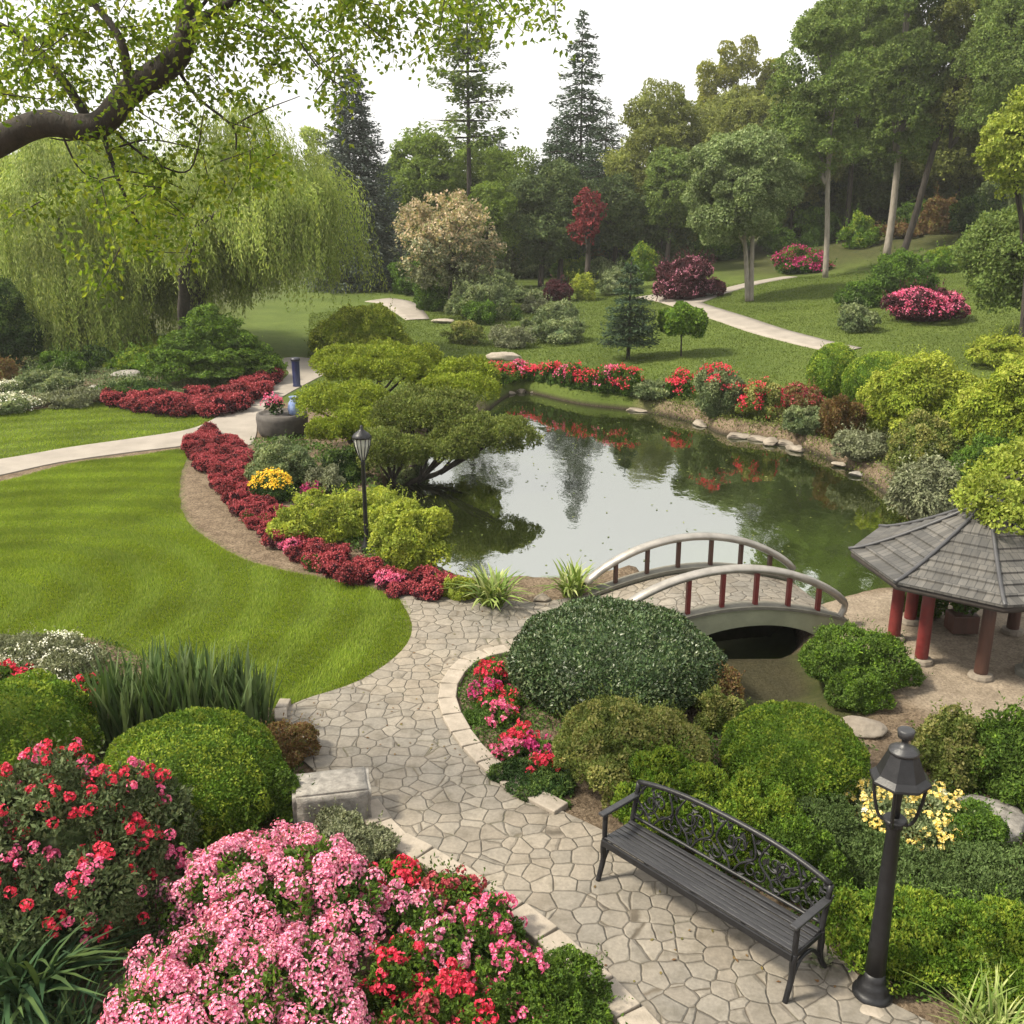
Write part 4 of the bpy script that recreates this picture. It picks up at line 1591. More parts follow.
def tuft(name, cat, label, px, py, hgt, n, mat, arch=1.0, w=.03, spread=.25, segs=6, group=None, upright=.0, p=None):
    """clump of strap-shaped leaves"""
    q = P(px, py) if p is None else p
    a = rng.uniform(0, 2 * math.pi, n)
    r0 = spread * np.sqrt(rng.random(n))
    th0 = rng.uniform(0, 2 * math.pi, n)
    Ln = hgt * rng.uniform(.65, 1.15, n)
    out = rng.uniform(.25, 1.0, n) * (1 - upright) + .06
    ww = w * rng.uniform(.7, 1.2, n)
    t = np.linspace(0, 1, segs)
    V = np.empty((n, segs, 2, 3))
    d = np.c_[np.cos(a), np.sin(a)]
    sd = np.c_[-np.sin(a), np.cos(a)]
    tw = rng.normal(0, .5, n)
    for k, tt in enumerate(t):
        hor = Ln * out * (tt * .55 + .45 * tt ** 2 * arch)
        ver = Ln * (tt - .55 * arch * out * tt ** 2.2)
        c = np.c_[r0 * np.cos(th0), r0 * np.sin(th0)] + d * hor[:, None]
        wd = ww * (math.sin(math.pi * min(.18 + .82 * tt, 1.0)) ** .7 if tt < 1 else 0.02)
        sx = sd * np.cos(tw)[:, None] + d * (np.sin(tw) * .5)[:, None]
        V[:, k, 0] = np.c_[c + sx * wd[:, None] * .5, ver]
        V[:, k, 1] = np.c_[c - sx * wd[:, None] * .5, ver]
    base = np.arange(n)[:, None] * segs * 2 + np.arange(segs - 1)[None] * 2
    F = np.stack([base, base + 1, base + 3, base + 2], -1).reshape(-1, 4)
    g = Geo().add(V.reshape(-1, 3), F, 0)
    o = g.build(name, M[mat], None, (q[0], q[1], q[2] - .01))
    return tag(o, label, cat, group)


def rock(name, label, px0, px1, top, base, mat='stone', seed=1, dr=.8, cat='rock', hmax=9, group=None, sink=.12):
    c, zg, rh, h, s, az = fit(px0, px1, top, base, dr)
    h = min(h, hmax)
    r_ = np.random.default_rng(seed)
    bm = bmesh.new()
    bmesh.ops.create_icosphere(bm, subdivisions=4, radius=1)
    V = np.array([v.co[:] for v in bm.verts])
    for k in range(9):                                     # cut flat faces
        nrm = unit(r_.normal(size=(1, 3)) * [1, 1, .8])[0]
        d = r_.uniform(.62, .88)
        over = np.maximum(V @ nrm - d, 0)
        V = V - over[:, None] * nrm * .9
    V = V * (1 + .06 * vnoise(V * 3, seed) + .03 * vnoise(V * 8, seed + 1))[:, None]
    V = V * np.array([rh, rh * dr, h * .6]) + np.array([0, 0, h * .42 - sink * h])
    for v, q in zip(bm.verts, V):
        v.co = q
    g = Geo().bm(bm, 0, None, (0, 0, 0), True)
    o = g.build(name, M[mat], None, (c[0], c[1], zg), -az)
    return tag(o, label, cat, group)


def carpet(label, polys, mat, L, W, dens, hgt=.12, name='groundcover'):
    """low creeping leaves over stretches of bed nobody could count"""
    g = Geo()
    for poly in polys:
        lo, hi = poly.min(0), poly.max(0)
        n = int(dens * (hi[0] - lo[0]) * (hi[1] - lo[1]))
        X, Y = rng.uniform(lo[0], hi[0], n), rng.uniform(lo[1], hi[1], n)
        k = inside(poly, X, Y)
        X, Y = X[k], Y[k]
        b = vnoise(np.c_[X * 2.2, Y * 2.2, X * 0], 23)
        k = b > -.62 + .3 * rng.random(len(X))
        X, Y, b = X[k], Y[k], b[k]
        n = len(X)
        Z = hz(X, Y) + hgt * rng.random(n) * (.6 + .6 * b)
        A = rdir(n) + np.array([0, 0, .45])
        g.leaves(np.c_[X, Y, Z], A, np.array([0, 0, 1.0]) + rdir(n) * .6, L * rng.uniform(.6, 1.3, n), W, 0)
    o = g.build(name, M[mat], kind='stuff')
    return tag(o, label, 'groundcover')

# ------------------------------------------------------------------ woodland and trees, far to near
BT = 'trees of the far wood'
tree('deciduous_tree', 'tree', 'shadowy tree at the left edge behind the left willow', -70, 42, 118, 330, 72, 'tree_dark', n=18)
tree('deciduous_tree', 'tree', 'light green tree showing between the two willow crowns', 20, 180, 95, 300, 78, 'tree_light', n=24)
tree('deciduous_tree', 'tree', 'pale slender tree just behind the blue spruce', 292, 345, 92, 290, 92, 'willow', n=16, gap=-.1)
tree('deciduous_tree', 'tree', 'low yellowish tree between blue spruce and tall pine', 372, 424, 92, 290, 98, 'tree_light', n=14, gap=-.1)
tree('deciduous_tree', 'tree', 'broad fresh green tree at the foot of the tall pine', 372, 470, 100, 300, 82, 'tree_light', n=26)
tree('deciduous_tree', 'tree', 'wide bright green tree between tall pine and dark conifer', 440, 550, 108, 300, 86, 'tree_light', n=26)
conifer('pine_tree', 'tree', 'tall sparse pine rising on a bare trunk beside the overhanging leaves', 469, 118, -30, 78, 'pine', tiers=20, start=.48, cover=.95, L=.3, W=.2, droop=-.04, power=.42, sparse=.18, trunk=.24, dens=.9, wob=.75, px=3.4)
conifer('fir_tree', 'tree', 'slim far conifer hidden behind the tall pine', 500, 60, 128, 100, 'fir', tiers=22, droop=.2, power=.8)
conifer('fir_tree', 'tree', 'tall pointed dark fir standing highest against the sky', 580, 118, 13, 92, 'fir', tiers=34, cover=1.0, L=.34, W=.15, droop=.22, power=.8, sparse=.15, px=3.4, wob=.45)
conifer('fir_tree', 'tree', 'lower bluish fir just left of the tall pointed fir', 556, 100, 118, 84, 'fir', tiers=26, cover=.9, droop=.2, power=.7, sparse=.05)
conifer('fir_tree', 'tree', 'dark blunt fir just right of the tall pointed fir', 604, 100, 105, 88, 'fir', tiers=26, cover=.9, droop=.2, power=.7)
tree('deciduous_tree', 'tree', 'dull dark green rounded tree left of the red-leaved tree', 498, 585, 150, 285, 76, 'tree_dark', n=24)
tree('deciduous_tree', 'tree', 'olive tree with a ragged yellowish top right of the firs', 606, 706, 58, 290, 84, 'tree_olive', n=38, gap=-.2)
for k, (x0, x1, tp, lb) in enumerate([(690, 716, 48, 'shortest and leftmost of the sunlit poplars'), (712, 736, 20, 'tallest sunlit poplar with a forked yellow top'),
                                      (733, 756, 16, 'slim sunlit poplar third from the left'), (752, 786, 44, 'broad sunlit poplar at the right of its row')]):
    tree('poplar_tree', 'tree', lb, x0, x1, tp - 12, 240, 112 + k, 'poplar', n=26, rel=.55, gap=None, cover=1.3, group='poplars against the bright sky', px=3.0, shape=.45, spread=.8)
tree('deciduous_tree', 'tree', 'brownish green tree directly behind the round-headed tree', 672, 800, 44, 280, 90, 'tree_olive', n=36, gap=-.3)
tree('deciduous_tree', 'tree', 'dark tree filling the gap behind the round-headed tree', 620, 700, 165, 300, 80, 'tree_dark', n=18)
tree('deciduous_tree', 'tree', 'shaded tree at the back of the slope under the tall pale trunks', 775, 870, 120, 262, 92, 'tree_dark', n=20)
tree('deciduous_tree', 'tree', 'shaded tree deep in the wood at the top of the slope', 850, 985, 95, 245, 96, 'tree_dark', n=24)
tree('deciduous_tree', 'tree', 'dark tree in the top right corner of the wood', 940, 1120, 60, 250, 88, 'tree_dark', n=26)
tree('tall_tree', 'tree', 'tall airy tree with a straight pale trunk beside the magenta shrub', 762, 886, -70, 238, 66, 'tree_mid', n=36, rel=.27, gap=-.05, base=829, trunk=.2, tmat='bark_pale', limbs=9, px=3.2)
tree('tall_tree', 'tree', 'tall tree with a pale leaning trunk at the upper edge of the slope', 834, 972, -150, 222, 72, 'tree_mid', n=40, rel=.27, gap=-.05, base=890, trunk=.28, tmat='bark_pale', limbs=9, lean=.3, px=3.2)
tree('tall_tree', 'tree', 'tall drooping tree on the slope with a dark slanting trunk', 920, 1085, -170, 225, 70, 'tree_olive', n=40, rel=.28, gap=-.1, base=905, trunk=.26, limbs=9, px=3.2)
tree('tall_tree', 'tree', 'very tall tree whose top leaves the picture above the slope', 800, 930, -60, 120, 84, 'tree_mid', n=30, rel=.3, gap=-.1, px=3.2)
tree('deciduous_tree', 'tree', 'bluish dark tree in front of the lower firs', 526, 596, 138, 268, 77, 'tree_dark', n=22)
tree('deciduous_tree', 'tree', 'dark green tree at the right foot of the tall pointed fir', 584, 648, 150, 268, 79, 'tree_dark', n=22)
tree('deciduous_tree', 'tree', 'light tree glowing just left of the dull dark green tree', 455, 520, 158, 285, 74, 'tree_light', n=20)
tree('deciduous_tree', 'tree', 'leafy mid-green tree under the olive tree by the wood edge', 640, 700, 120, 262, 78, 'tree_mid', n=20)
tree('small_tree', 'tree', 'small red-leaved tree under the firs', 570, 606, 172, 262, 70, 'crimson_dark', n=22, gap=.1)
tree('flowering_tree', 'tree', 'wide blush-tinted flowering tree beside the blue spruce', 380, 518, 180, 306, 60, 'blush', n=44, rel=.22, amp=.5, gap=.22, mat2='sage', split=.48, trunk=.16, limbs=10, px=3.2)
conifer('blue_spruce', 'tree', 'dense grey-blue spruce beside the right willow', 360, 112, 64, 70, 'spruce', base_py=288, tiers=46, cover=1.0, L=.24, W=.11, droop=.28, power=.68, start=.02, px=3.0, dens=1.2)
tree('round_tree', 'tree', 'round-headed grey-green tree with a forked pale trunk by the far path', 676, 802, 104, 268, P(752, 301)[1], 'tree_grey', n=72, rel=.21, gap=None, base=752, trunk=.17, tmat='bark_pale',
     cover=1.5, amp=.2, spread=.72, px=3.0, twin=True)
tree('maple_tree', 'tree', 'vivid yellow-green tree at the right edge above the slope', 968, 1085, 58, 225, 40, 'yellow', n=34, rel=.30, gap=-.1, px=3.0, base=1040, trunk=.14)
tree('deciduous_tree', 'tree', 'dark bushy tree at the right edge below the vivid yellow-green tree', 962, 1110, 178, 325, 42, 'tree_mid', n=36, px=3.0, base=1040)

willow('willow_tree', 'left of the two weeping willows, hanging nearly to the ground', -40, 200, 128, 358, 47, 118, 1500, 5)
willow('willow_tree', 'right of the two weeping willows, domed and sunlit beside the blue spruce', 128, 348, 100, 322, 44, 186, 1700, 9, [(186, 345, 43.5), (184, 300, 42), (187, 262, 40.8), (200, 222, 40.2), (222, 209, 40.2), (246, 206, 40.8), (268, 196, 42)])

tree('deciduous_tree', 'tree', 'hazy tree far behind the blush-tinted flowering tree', 395, 470, 150, 285, 105, 'tree_mid', n=20)
tree('deciduous_tree', 'tree', 'leafy tree behind the straight pale trunk', 745, 850, 70, 245, 86, 'tree_olive', n=26)
tree('deciduous_tree', 'tree', 'full tree filling the wood between the pale trunks', 820, 930, 60, 235, 88, 'tree_mid', n=28)
tree('deciduous_tree', 'tree', 'full dark-leaved tree behind the slanting trunk', 900, 1030, 40, 225, 84, 'tree_olive', n=28)
tree('deciduous_tree', 'tree', 'overarching tree in the uppermost right corner', 960, 1140, -80, 180, 66, 'tree_mid', n=34)
# ------------------------------------------------------------------ shrubs of the far bank and the slope
S = shrub
FB = dict(name='shrub', cat='shrub')
far_rows = [
    ('leafy green shrub at the end of the grey path patch', 408, 455, 279, 312, 'mid'),
    ('grey-green shrub below the blush-tinted flowering tree', 440, 512, 262, 300, 'grey'),
    ('low pale grey-green shrub spreading down the far lawn', 448, 516, 284, 322, 'grey'),
    ('clipped grey-green hedge shrub behind the bright lawn patch', 500, 548, 262, 279, 'grey'),
    ('clipped grey-green hedge shrub right of the bright lawn patch', 582, 640, 260, 282, 'grey'),
    ('russet and cream shrub under the dull dark tree', 512, 546, 236, 264, 'blush'),
    ('dark rounded purple-leaved shrub on the far lawn', 541, 574, 279, 302, 'maroon'),
    ('small yellow-green shrub beside the dark purple shrub', 570, 597, 274, 301, 'yellow'),
    ('pale sage shrub just below the dark purple shrub', 520, 548, 296, 314, 'sage'),
    ('tiny round green shrub left on the far lawn bed', 508, 524, 306, 321, 'mid'),
    ('tiny dark round shrub in the middle of the far lawn bed', 518, 534, 318, 336, 'grey'),
    ('tiny round shrub right in the far lawn bed', 556, 574, 316, 333, 'grey'),
    ('low sage ground shrub at the front of the far lawn bed', 486, 535, 326, 350, 'sage'),
    ('low grey ground shrub beside the small fir', 528, 592, 318, 346, 'grey'),
    ('spreading grey shrub left of the purple shrub', 508, 545, 288, 304, 'grey'),
    ('green shrub bank under the red-leaved tree', 545, 600, 236, 266, 'mid'),
    ('brownish shrub beside the green bank under the firs', 576, 612, 248, 272, 'russet'),
    ('fresh green shrub left of the maroon and pink shrub', 600, 652, 234, 268, 'bright'),
    ('broad green shrub behind the maroon and pink shrub', 636, 706, 222, 268, 'mid'),
    ('green shrub under the round-headed tree', 690, 752, 228, 262, 'mid'),
    ('dark green shrub right of the round-headed tree trunk', 756, 800, 222, 254, 'mid'),
    ('large leafy shrub left of the straight pale trunk', 790, 836, 206, 248, 'mid'),
    ('bright shrub between the two tall pale trunks', 836, 878, 214, 250, 'bright'),
    ('sunny low shrub at the foot of the leaning pale trunk', 858, 884, 226, 240, 'yellow'),
    ('brownish low shrub on the upper edge of the slope', 880, 932, 224, 240, 'russet'),
    ('tall russet shrub beside the slanting dark trunk', 918, 960, 194, 236, 'russet'),
    ('dark shrub at the top of the slope by the wood edge', 948, 1010, 196, 240, 'dark'),
    ('feathery green shrub at the top of the slope', 895, 925, 200, 232, 'mid'),
]
far_rows += [
    ('dense low green shrub at the head of the far lawn', 412, 470, 268, 300, 'mid'),
    ('pale rounded shrub between flowering tree and bright lawn patch', 478, 522, 250, 280, 'sage'),
    ('low mixed green shrub behind the lone fir', 592, 640, 268, 296, 'grey'),
    ('light green shrub behind the dark purple shrub', 548, 600, 258, 284, 'bright'),
    ('loose dark green shrub below the grey path patch', 462, 500, 300, 326, 'mid'),
    ('low blue-green shrub in the middle of the far lawn bed', 534, 580, 300, 330, 'grey'),
    ('olive shrub left of the low sage ground shrub', 440, 488, 322, 346, 'olive'),
    ('dark leafy shrub beneath the blush-tinted flowering tree', 384, 432, 262, 296, 'mid'),
    ('fresh shrub left behind the maroon and pink shrub', 622, 662, 246, 282, 'bright'),
    ('tall leafy undergrowth shrub behind the green bank under the firs', 530, 590, 206, 250, 'tree_dark'),
    ('tall undergrowth shrub under the olive tree', 590, 650, 196, 246, 'tree_olive'),
    ('dark undergrowth shrub between olive tree and round-headed tree', 640, 700, 190, 236, 'tree_dark'),
    ('undergrowth shrub right behind the magenta shrub', 770, 830, 186, 236, 'tree_mid'),
    ('dark undergrowth shrub behind the bright shrub of the slope', 828, 890, 176, 228, 'tree_dark'),
    ('shadowy undergrowth shrub between the leaning and slanting trunks', 880, 930, 176, 224, 'tree_dark'),
    ('rounded undergrowth shrub high on the slope', 930, 985, 170, 218, 'tree_mid'),
    ('big undergrowth shrub at the right end of the wood', 975, 1050, 165, 225, 'tree_dark'),
]
for lb, a, b, t, bs, mt in far_rows:
    S('shrub', 'shrub', lb, a, b, t, bs, mt, 'mound', L=.08, W=.05, n=10, px=2.6, cover=1.5, amp=.2)
S('azalea_shrub', 'shrub', 'magenta flowering shrub beside the straight pale trunk on the slope', 768, 826, 247, 275, 'mid', n=12, L=.08, W=.05,
  flowers=dict(mat='magenta', n=520, R=.10, florets=5, L=.09, W=.07, petals=1, thr=-.5, lift=.04))
S('azalea_shrub', 'shrub', 'maroon and pink shrub where the far paths meet', 650, 720, 258, 302, 'maroon', n=18, L=.08, W=.05,
  flowers=dict(mat='dusky', n=520, R=.10, florets=4, L=.09, W=.06, petals=1, thr=-.1, lift=.03))
S('azalea_shrub', 'shrub', 'wide pink flowering shrub on the open slope', 878, 966, 290, 326, 'maroon', n=14, L=.07, W=.05,
  flowers=dict(mat='rose', n=900, R=.09, florets=6, L=.07, W=.05, petals=1, thr=-.35, zmin=-.2, lift=.05))
S('shrub', 'shrub', 'spreading green shrub left of the pink shrub on the slope', 836, 884, 281, 310, 'mid', n=12, L=.06, W=.04)
S('shrub', 'shrub', 'green shrub behind the pink shrub on the slope', 868, 932, 254, 296, 'mid', n=14, L=.06, W=.04)
S('shrub', 'shrub', 'sunlit green shrub highest in the group on the slope', 918, 962, 245, 274, 'bright', n=10, L=.06, W=.04)
S('shrub', 'shrub', 'small rounded shrub lowest in the group on the slope', 836, 876, 302, 334, 'grey', n=10, L=.06, W=.04)
conifer('fir_tree', 'tree', 'small dark layered fir standing alone on the far lawn', 628, 72, 258, 40, 'fir', base_py=360, tiers=10, cover=1.2, L=.16, W=.06, droop=.10, power=.85, start=.16, trunk=.09, px=2.6, wob=.35, dens=1.5, zj=.06)
e = tree('standard_tree', 'tree', 'small ball-headed tree on a thin stem beside the lone fir', 660, 701, 301, 342, P(682, 356)[1], 'box', n=9, rel=.85, gap=None, base=682, trunk=.045, cover=1.6, spread=.2, amp=.1, px=2.4, limbs=3)
rock('rock', 'flat white rock at the far edge of the pond lawn', 486, 522, 350, 361, 'kerb', 3, dr=.5, cat='rock')
rock('rock', 'small pinkish rock on the far lawn near the grey path patch', 426, 442, 292, 299, 'kerb', 4)
rock('rock', 'small pale flat rock between path patch and far bed', 430, 456, 318, 324, 'kerb', 5)

# flowers along the far water edge: single plants
edge = [(498 + 11 * k, int(368 + max(0, k - 5) * .75), int(385 + max(0, k - 4) * 1.7)) for k in range(13)]
base_e = None
for k, (x, t, bs) in enumerate(edge):
    S('geranium_plant', 'flowers', 'red flowering plant in the row along the far pond edge', x - 11, x + 11, t - 6 + (3 * k) % 5, bs, 'mid', n=8, L=.05, W=.03, dr=.8, group='red flowers along the far pond edge',
      hmax=1.1,
      flowers=dict(mat='rose' if k % 4 == 2 else 'red', n=46, R=.07, florets=6, L=.05, W=.04, petals=1, thr=-.3, zmin=.3, lift=.06))
S('shrub', 'shrub', 'rounded grey-green shrub among the red flowers of the far pond edge', 628, 672, 380, 411, 'grey', n=10, L=.05, W=.03)
S('rose_shrub', 'shrub', 'red flowering bush left of the tall bush at the far pond edge', 664, 698, 372, 400, 'mid', n=10, L=.05, W=.03,
  flowers=dict(mat='red', n=130, R=.07, florets=6, L=.05, W=.04, petals=1, thr=-.2, zmin=.2, lift=.05))
S('rose_shrub', 'shrub', 'tall green bush topped with red flowers at the far pond edge', 692, 742, 366, 422, 'grey', n=14, L=.05, W=.03,
  flowers=dict(mat='red', n=110, R=.08, florets=7, L=.05, W=.04, petals=1, thr=-.2, zmin=.72, lift=.08))
S('rose_shrub', 'shrub', 'loose bush with scattered crimson flowers right of the tall bush', 736, 782, 382, 422, 'olive', n=12, L=.05, W=.03,
  flowers=dict(mat='red', n=130, R=.06, florets=6, L=.05, W=.04, petals=1, thr=.05, zmin=-.1, lift=.05))
S('rose_shrub', 'shrub', 'bush of dull red flowers beside the clipped globes', 774, 822, 384, 416, 'russet', n=12, L=.05, W=.03,
  flowers=dict(mat='crimson', n=260, R=.06, florets=5, L=.05, W=.04, petals=1, thr=-.3, zmin=0, lift=.04))
S('shrub', 'shrub', 'low blue-green cushion at the right corner of the pond', 780, 830, 406, 446, 'grey', n=10, L=.05, W=.025, out_=1.0)
S('shrub', 'shrub', 'brown feathery shrub under the clipped globes', 812, 862, 396, 442, 'russet', n=12, L=.08, W=.02, out_=1.1, rnd=.5)
S('shrub', 'shrub', 'frosted grey shrub at the stones of the right bank', 830, 888, 430, 478, 'sage', n=14, L=.05, W=.03)
S('shrub', 'shrub', 'large drooping grey-green shrub overhanging the right bank', 884, 958, 456, 530, 'sage', n=18, L=.09, W=.03, up=-.5, out_=.6, rnd=.5)
S('boxwood_globe', 'shrub', 'clipped yellow-topped globe nearest the far path', 805, 858, 343, 399, 'box', 'ball', L=.04, W=.024, px=1.9, amp=.03)
S('boxwood_globe', 'shrub', 'wide clipped globe overlapping the globe nearest the far path', 840, 918, 352, 412, 'box', 'ball', L=.04, W=.024, px=1.9, amp=.03)
WP = dict(L=.09, W=.05, n=22, rel=.36, up=-.55, out_=.55, rnd=.6, flat=.8, amp=.2, cover=1.9)
S('weeping_maple', 'tree', 'cascading yellow-green maple mound behind the clipped globes', 968, 1060, 334, 375, 'gold', **WP)
S('weeping_maple', 'tree', 'cascading yellow-green maple mound beside the wide clipped globe', 858, 982, 352, 448, 'gold', **WP)
S('weeping_maple', 'tree', 'largest cascading yellow-green maple mound at the right edge', 938, 1080, 352, 482, 'gold', **WP)
S('shrub', 'shrub', 'loose green shrub below the cascading maple mounds', 886, 950, 416, 478, 'olive', n=16, L=.07, W=.04)
S('shrub', 'shrub', 'dark green shrub below the largest maple mound', 946, 1050, 430, 500, 'mid', n=16, L=.07, W=.04)
rock('rock', 'squared stone at the water below the frosted grey shrub', 830, 852, 461, 473, 'kerb', 12)
rock('rock', 'small squared stone right of the shore stone', 848, 868, 470, 482, 'stone', 13)

# stones set along the far shore
shore = [plane(x, y, WZ + .1)[:2] for x, y in [(505, 391), (530, 389), (560, 394), (590, 399), (620, 404), (650, 409), (680, 415), (702, 421), (720, 430), (745, 434), (770, 438), (795, 444), (815, 450)]]
shore = smooth_poly(np.array(shore), 3, False)
protos_r = []
for k, q in enumerate(shore):
    if k < 3:
        o = rock('shore_stone', 'low weathered stone set in the row along the far pond shore', 520, 536, 386, 393, 'stone_warm', 50 + k, dr=.6, group='stones along the far pond shore')
        protos_r.append(o)
    elif rng.random() < .4:
        continue
    else:
        o = copy_tree(protos_r[k % 3])
    a = math.atan2(*(shore[min(k + 1, len(shore) - 1)] - shore[max(k - 1, 0)])[::-1])
    o.location = (q[0] + rng.normal(0, .16), q[1] + rng.normal(0, .16), WZ + .0)
    o.rotation_euler = (0, 0, a + rng.normal(0, .5))
    b = max(o.data.vertices[i].co.x for i in range(0, len(o.data.vertices), 7))
    f = rng.uniform(.18, .55) / b
    o.scale = (f, f * rng.uniform(.7, 1.0), rng.uniform(.10, .18) / max(v.co.z for v in o.data.vertices))

# ------------------------------------------------------------------ left middle ground
S('cypress_shrub', 'shrub', 'broad dark layered cypress mound left of the grey walkway', 152, 276, 298, 390, 'boxdark', 'layered', L=.09, W=.04, up=-.35, out_=.6, rnd=.55, amp=.25, cover=1.9)
S('shrub', 'shrub', 'round yellow-green shrub beside the right willow', 316, 412, 304, 362, 'gold', n=16, L=.07, W=.045)
S('shrub', 'shrub', 'tall dark shrub under the left willow at the left edge', -30, 36, 280, 372, 'dark', n=16, L=.09, W=.05)
S('shrub', 'shrub', 'brownish purple shrub at the left edge', -20, 26, 356, 388, 'russet', n=10, L=.06, W=.03)
S('shrub', 'shrub', 'dark low shrub in front of the sunny hedges under the willows', 78, 116, 343, 370, 'dark', n=10, L=.07, W=.04)
S('hedge', 'hedge', 'sunny low hedge under the willows, the farther of two', 88, 176, 336, 356, 'yellow', n=14, L=.06, W=.04, hmax=1.0)
S('hedge', 'hedge', 'sunny low hedge under the willows, the nearer of two', 104, 190, 350, 372, 'bright', n=14, L=.06, W=.04, hmax=.9)
S('shrub', 'shrub', 'dark shrub between the willow trunks', 118, 160, 314, 340, 'dark', n=10, L=.08, W=.05)
S('shrub', 'shrub', 'mixed low green shrub under the left willow fringe', 36, 90, 350, 378, 'mid', n=12, L=.07, W=.04)
S('groundcover_plant', 'plant', 'silvery groundcover patch left of the cypress mound', 44, 104, 384, 410, 'sage', n=12, L=.06, W=.03, hmax=.5)
S('groundcover_plant', 'plant', 'silvery groundcover patch nearest the cypress mound', 92, 156, 372, 402, 'grey', n=12, L=.06, W=.03, hmax=.6)
S('groundcover_plant', 'plant', 'green groundcover in front of the brownish purple shrub', 18, 82, 370, 394, 'grey', n=12, L=.06, W=.03, hmax=.6)
S('white_flowers', 'flowers', 'low white flowering plant at the left edge of the lawn strip', -14, 38, 390, 416, 'grey', n=10, L=.05, W=.03, hmax=.5,
  flowers=dict(mat='white', n=120, R=.07, florets=6, L=.06, W=.05, petals=1, thr=.0, zmin=.2, lift=.04))
S('white_flowers', 'flowers', 'tiny white flowering plant beside the brownish purple shrub', -4, 26, 378, 394, 'grey', n=8, L=.05, W=.03, hmax=.4,
  flowers=dict(mat='white', n=40, R=.07, florets=6, L=.06, W=.05, petals=1, thr=.0, zmin=.2, lift=.04))
S('shrub', 'shrub', 'low mossy shrub at the foot of the cypress mound', 100, 178, 380, 406, 'dark', n=12, L=.06, W=.03, hmax=.7)
rock('rock', 'pale grey rock among the silvery groundcover', 86, 104, 384, 395, 'stone', 21)
rock('rock', 'dark flat rock beside the cypress mound', 112, 146, 369, 378, 'stone', 22)

# blue post, stone planter and its pots
p = P(297, 387)
e = empty('bollard', 'dark blue cylindrical post beside the grey walkway', 'post', (p[0], p[1], p[2]))
Geo().lathe([(.15, 0), (.15, .06), (.135, .08), (.145, .9), (.15, .95), (.15, .98)], 22).build('body', M['blue'], e)
Geo().lathe([(.155, .98), (.18, 1.0), (.185, 1.06), (.15, 1.10), (.09, 1.115)], 22).build('cap', M['bluedark'], e)
c, zg, rh, h, s, az = fit(258, 309, 404, 438, .8)
e = empty('stone_planter', 'dark rounded stone planter trough at the bend of the grey walkway', 'planter', (c[0], c[1], zg), -az)
Geo().lathe([(rh * .86, 0), (rh * .95, .12), (rh * 1.0, h * .55), (rh * .97, h * .72), (rh * .86, h * .74), (rh * .80, h * .66)], 28).build('trough', M['planter'], e)
Geo().lathe([(rh * .82, h * .60), (rh * .7, h * .66), (.05, h * .69)], 20).build('soil', M['planter'], e)
pl = np.array([c[0] - rh * .25, c[1], zg + h * .66])
g = Geo()
Pt, Nn = blob_points(dome_blobs(rh * .42, rh * .4, .55, 8, seed=3), 420, .15, 3)
add_leaves(g, Pt, Nn, .11, .06)
e = empty('potted_azalea', 'small pink flowering azalea growing in the dark stone planter', 'flowers', tuple(pl))
g.build('foliage', M['dark'], e)
g = Geo()
Cc, Nf = pick(Pt, Nn, 46, .35, 3, 2, -.4)
heads(g, Cc + Nf * .04, Nf, .06, 5, .07, .05, 0, 1)
g.build('blossoms', M['rose'], e)
pot = Geo().lathe([(.10, 0), (.17, .05), (.20, .2), (.17, .36), (.11, .45), (.12, .52), (.15, .55), (.12, .54), (.09, .46)], 20)
o = pot.build('vase', M['bluecloth'], None, (c[0] + rh * .52, c[1] - .05, zg + h * .66))
tag(o, 'blue glazed vase standing on the dark stone planter', 'vase')

# red borders: one plant mesh per shade, then copies
def bedding(seed, mat, leafm):
    e = empty('bedding_plant', 'x', 'flowers', (0, 0, 0))
    g = Geo()
    bl = dome_blobs(.30, .30, .34, 6, seed=seed)
    Pt, Nn = blob_points(bl, 1500, .2, 3, .3)
    add_leaves(g, Pt, Nn, .055, .035)
    g.build('foliage', M[leafm], e)
    g = Geo()
    Cc, Nf = pick(Pt, Nn, 125, -.05, seed, 5, -.45)
    heads(g, Cc + Nf * .02, Nf, .035, 6, .042, .032, 0, 1)
    g.build('blossoms', M[mat], e)
    return e


protos = {'b': [bedding(41, 'crimson', 'maroon'), bedding(42, 'crimson', 'maroon')], 'r': [bedding(43, 'rose', 'maroon'), bedding(44, 'crimson', 'mid')],
          'd': [bedding(45, 'crimson_dark', 'maroon')]}
used = set()


def plant_bed(poly, n, mind, kinds, label, group, sc=(.8, 1.2)):
    lo, hi = poly.min(0), poly.max(0)
    pts = []
    for _ in range(6000):
        q = rng.uniform(lo, hi)
        if inside(poly, q[:1], q[1:2])[0] and all((q[0] - a) ** 2 + (q[1] - b) ** 2 > mind ** 2 for a, b in pts):
            pts.append(tuple(q))
            if len(pts) >= n:
                break
    for q in pts:
        kd = kinds(q)
        pr = protos[kd][rng.integers(len(protos[kd]))]
        o = pr if pr.name not in used else copy_tree(pr)
        used.add(pr.name)
        k = rng.uniform(*sc)
        o.location = (q[0], q[1], gz(*q) - .02)
        o.rotation_euler = (0, 0, rng.uniform(0, 6.28))
        o.scale = (k, k, k * rng.uniform(.85, 1.15))
        o['label'], o['category'], o['group'] = label, 'flowers', group


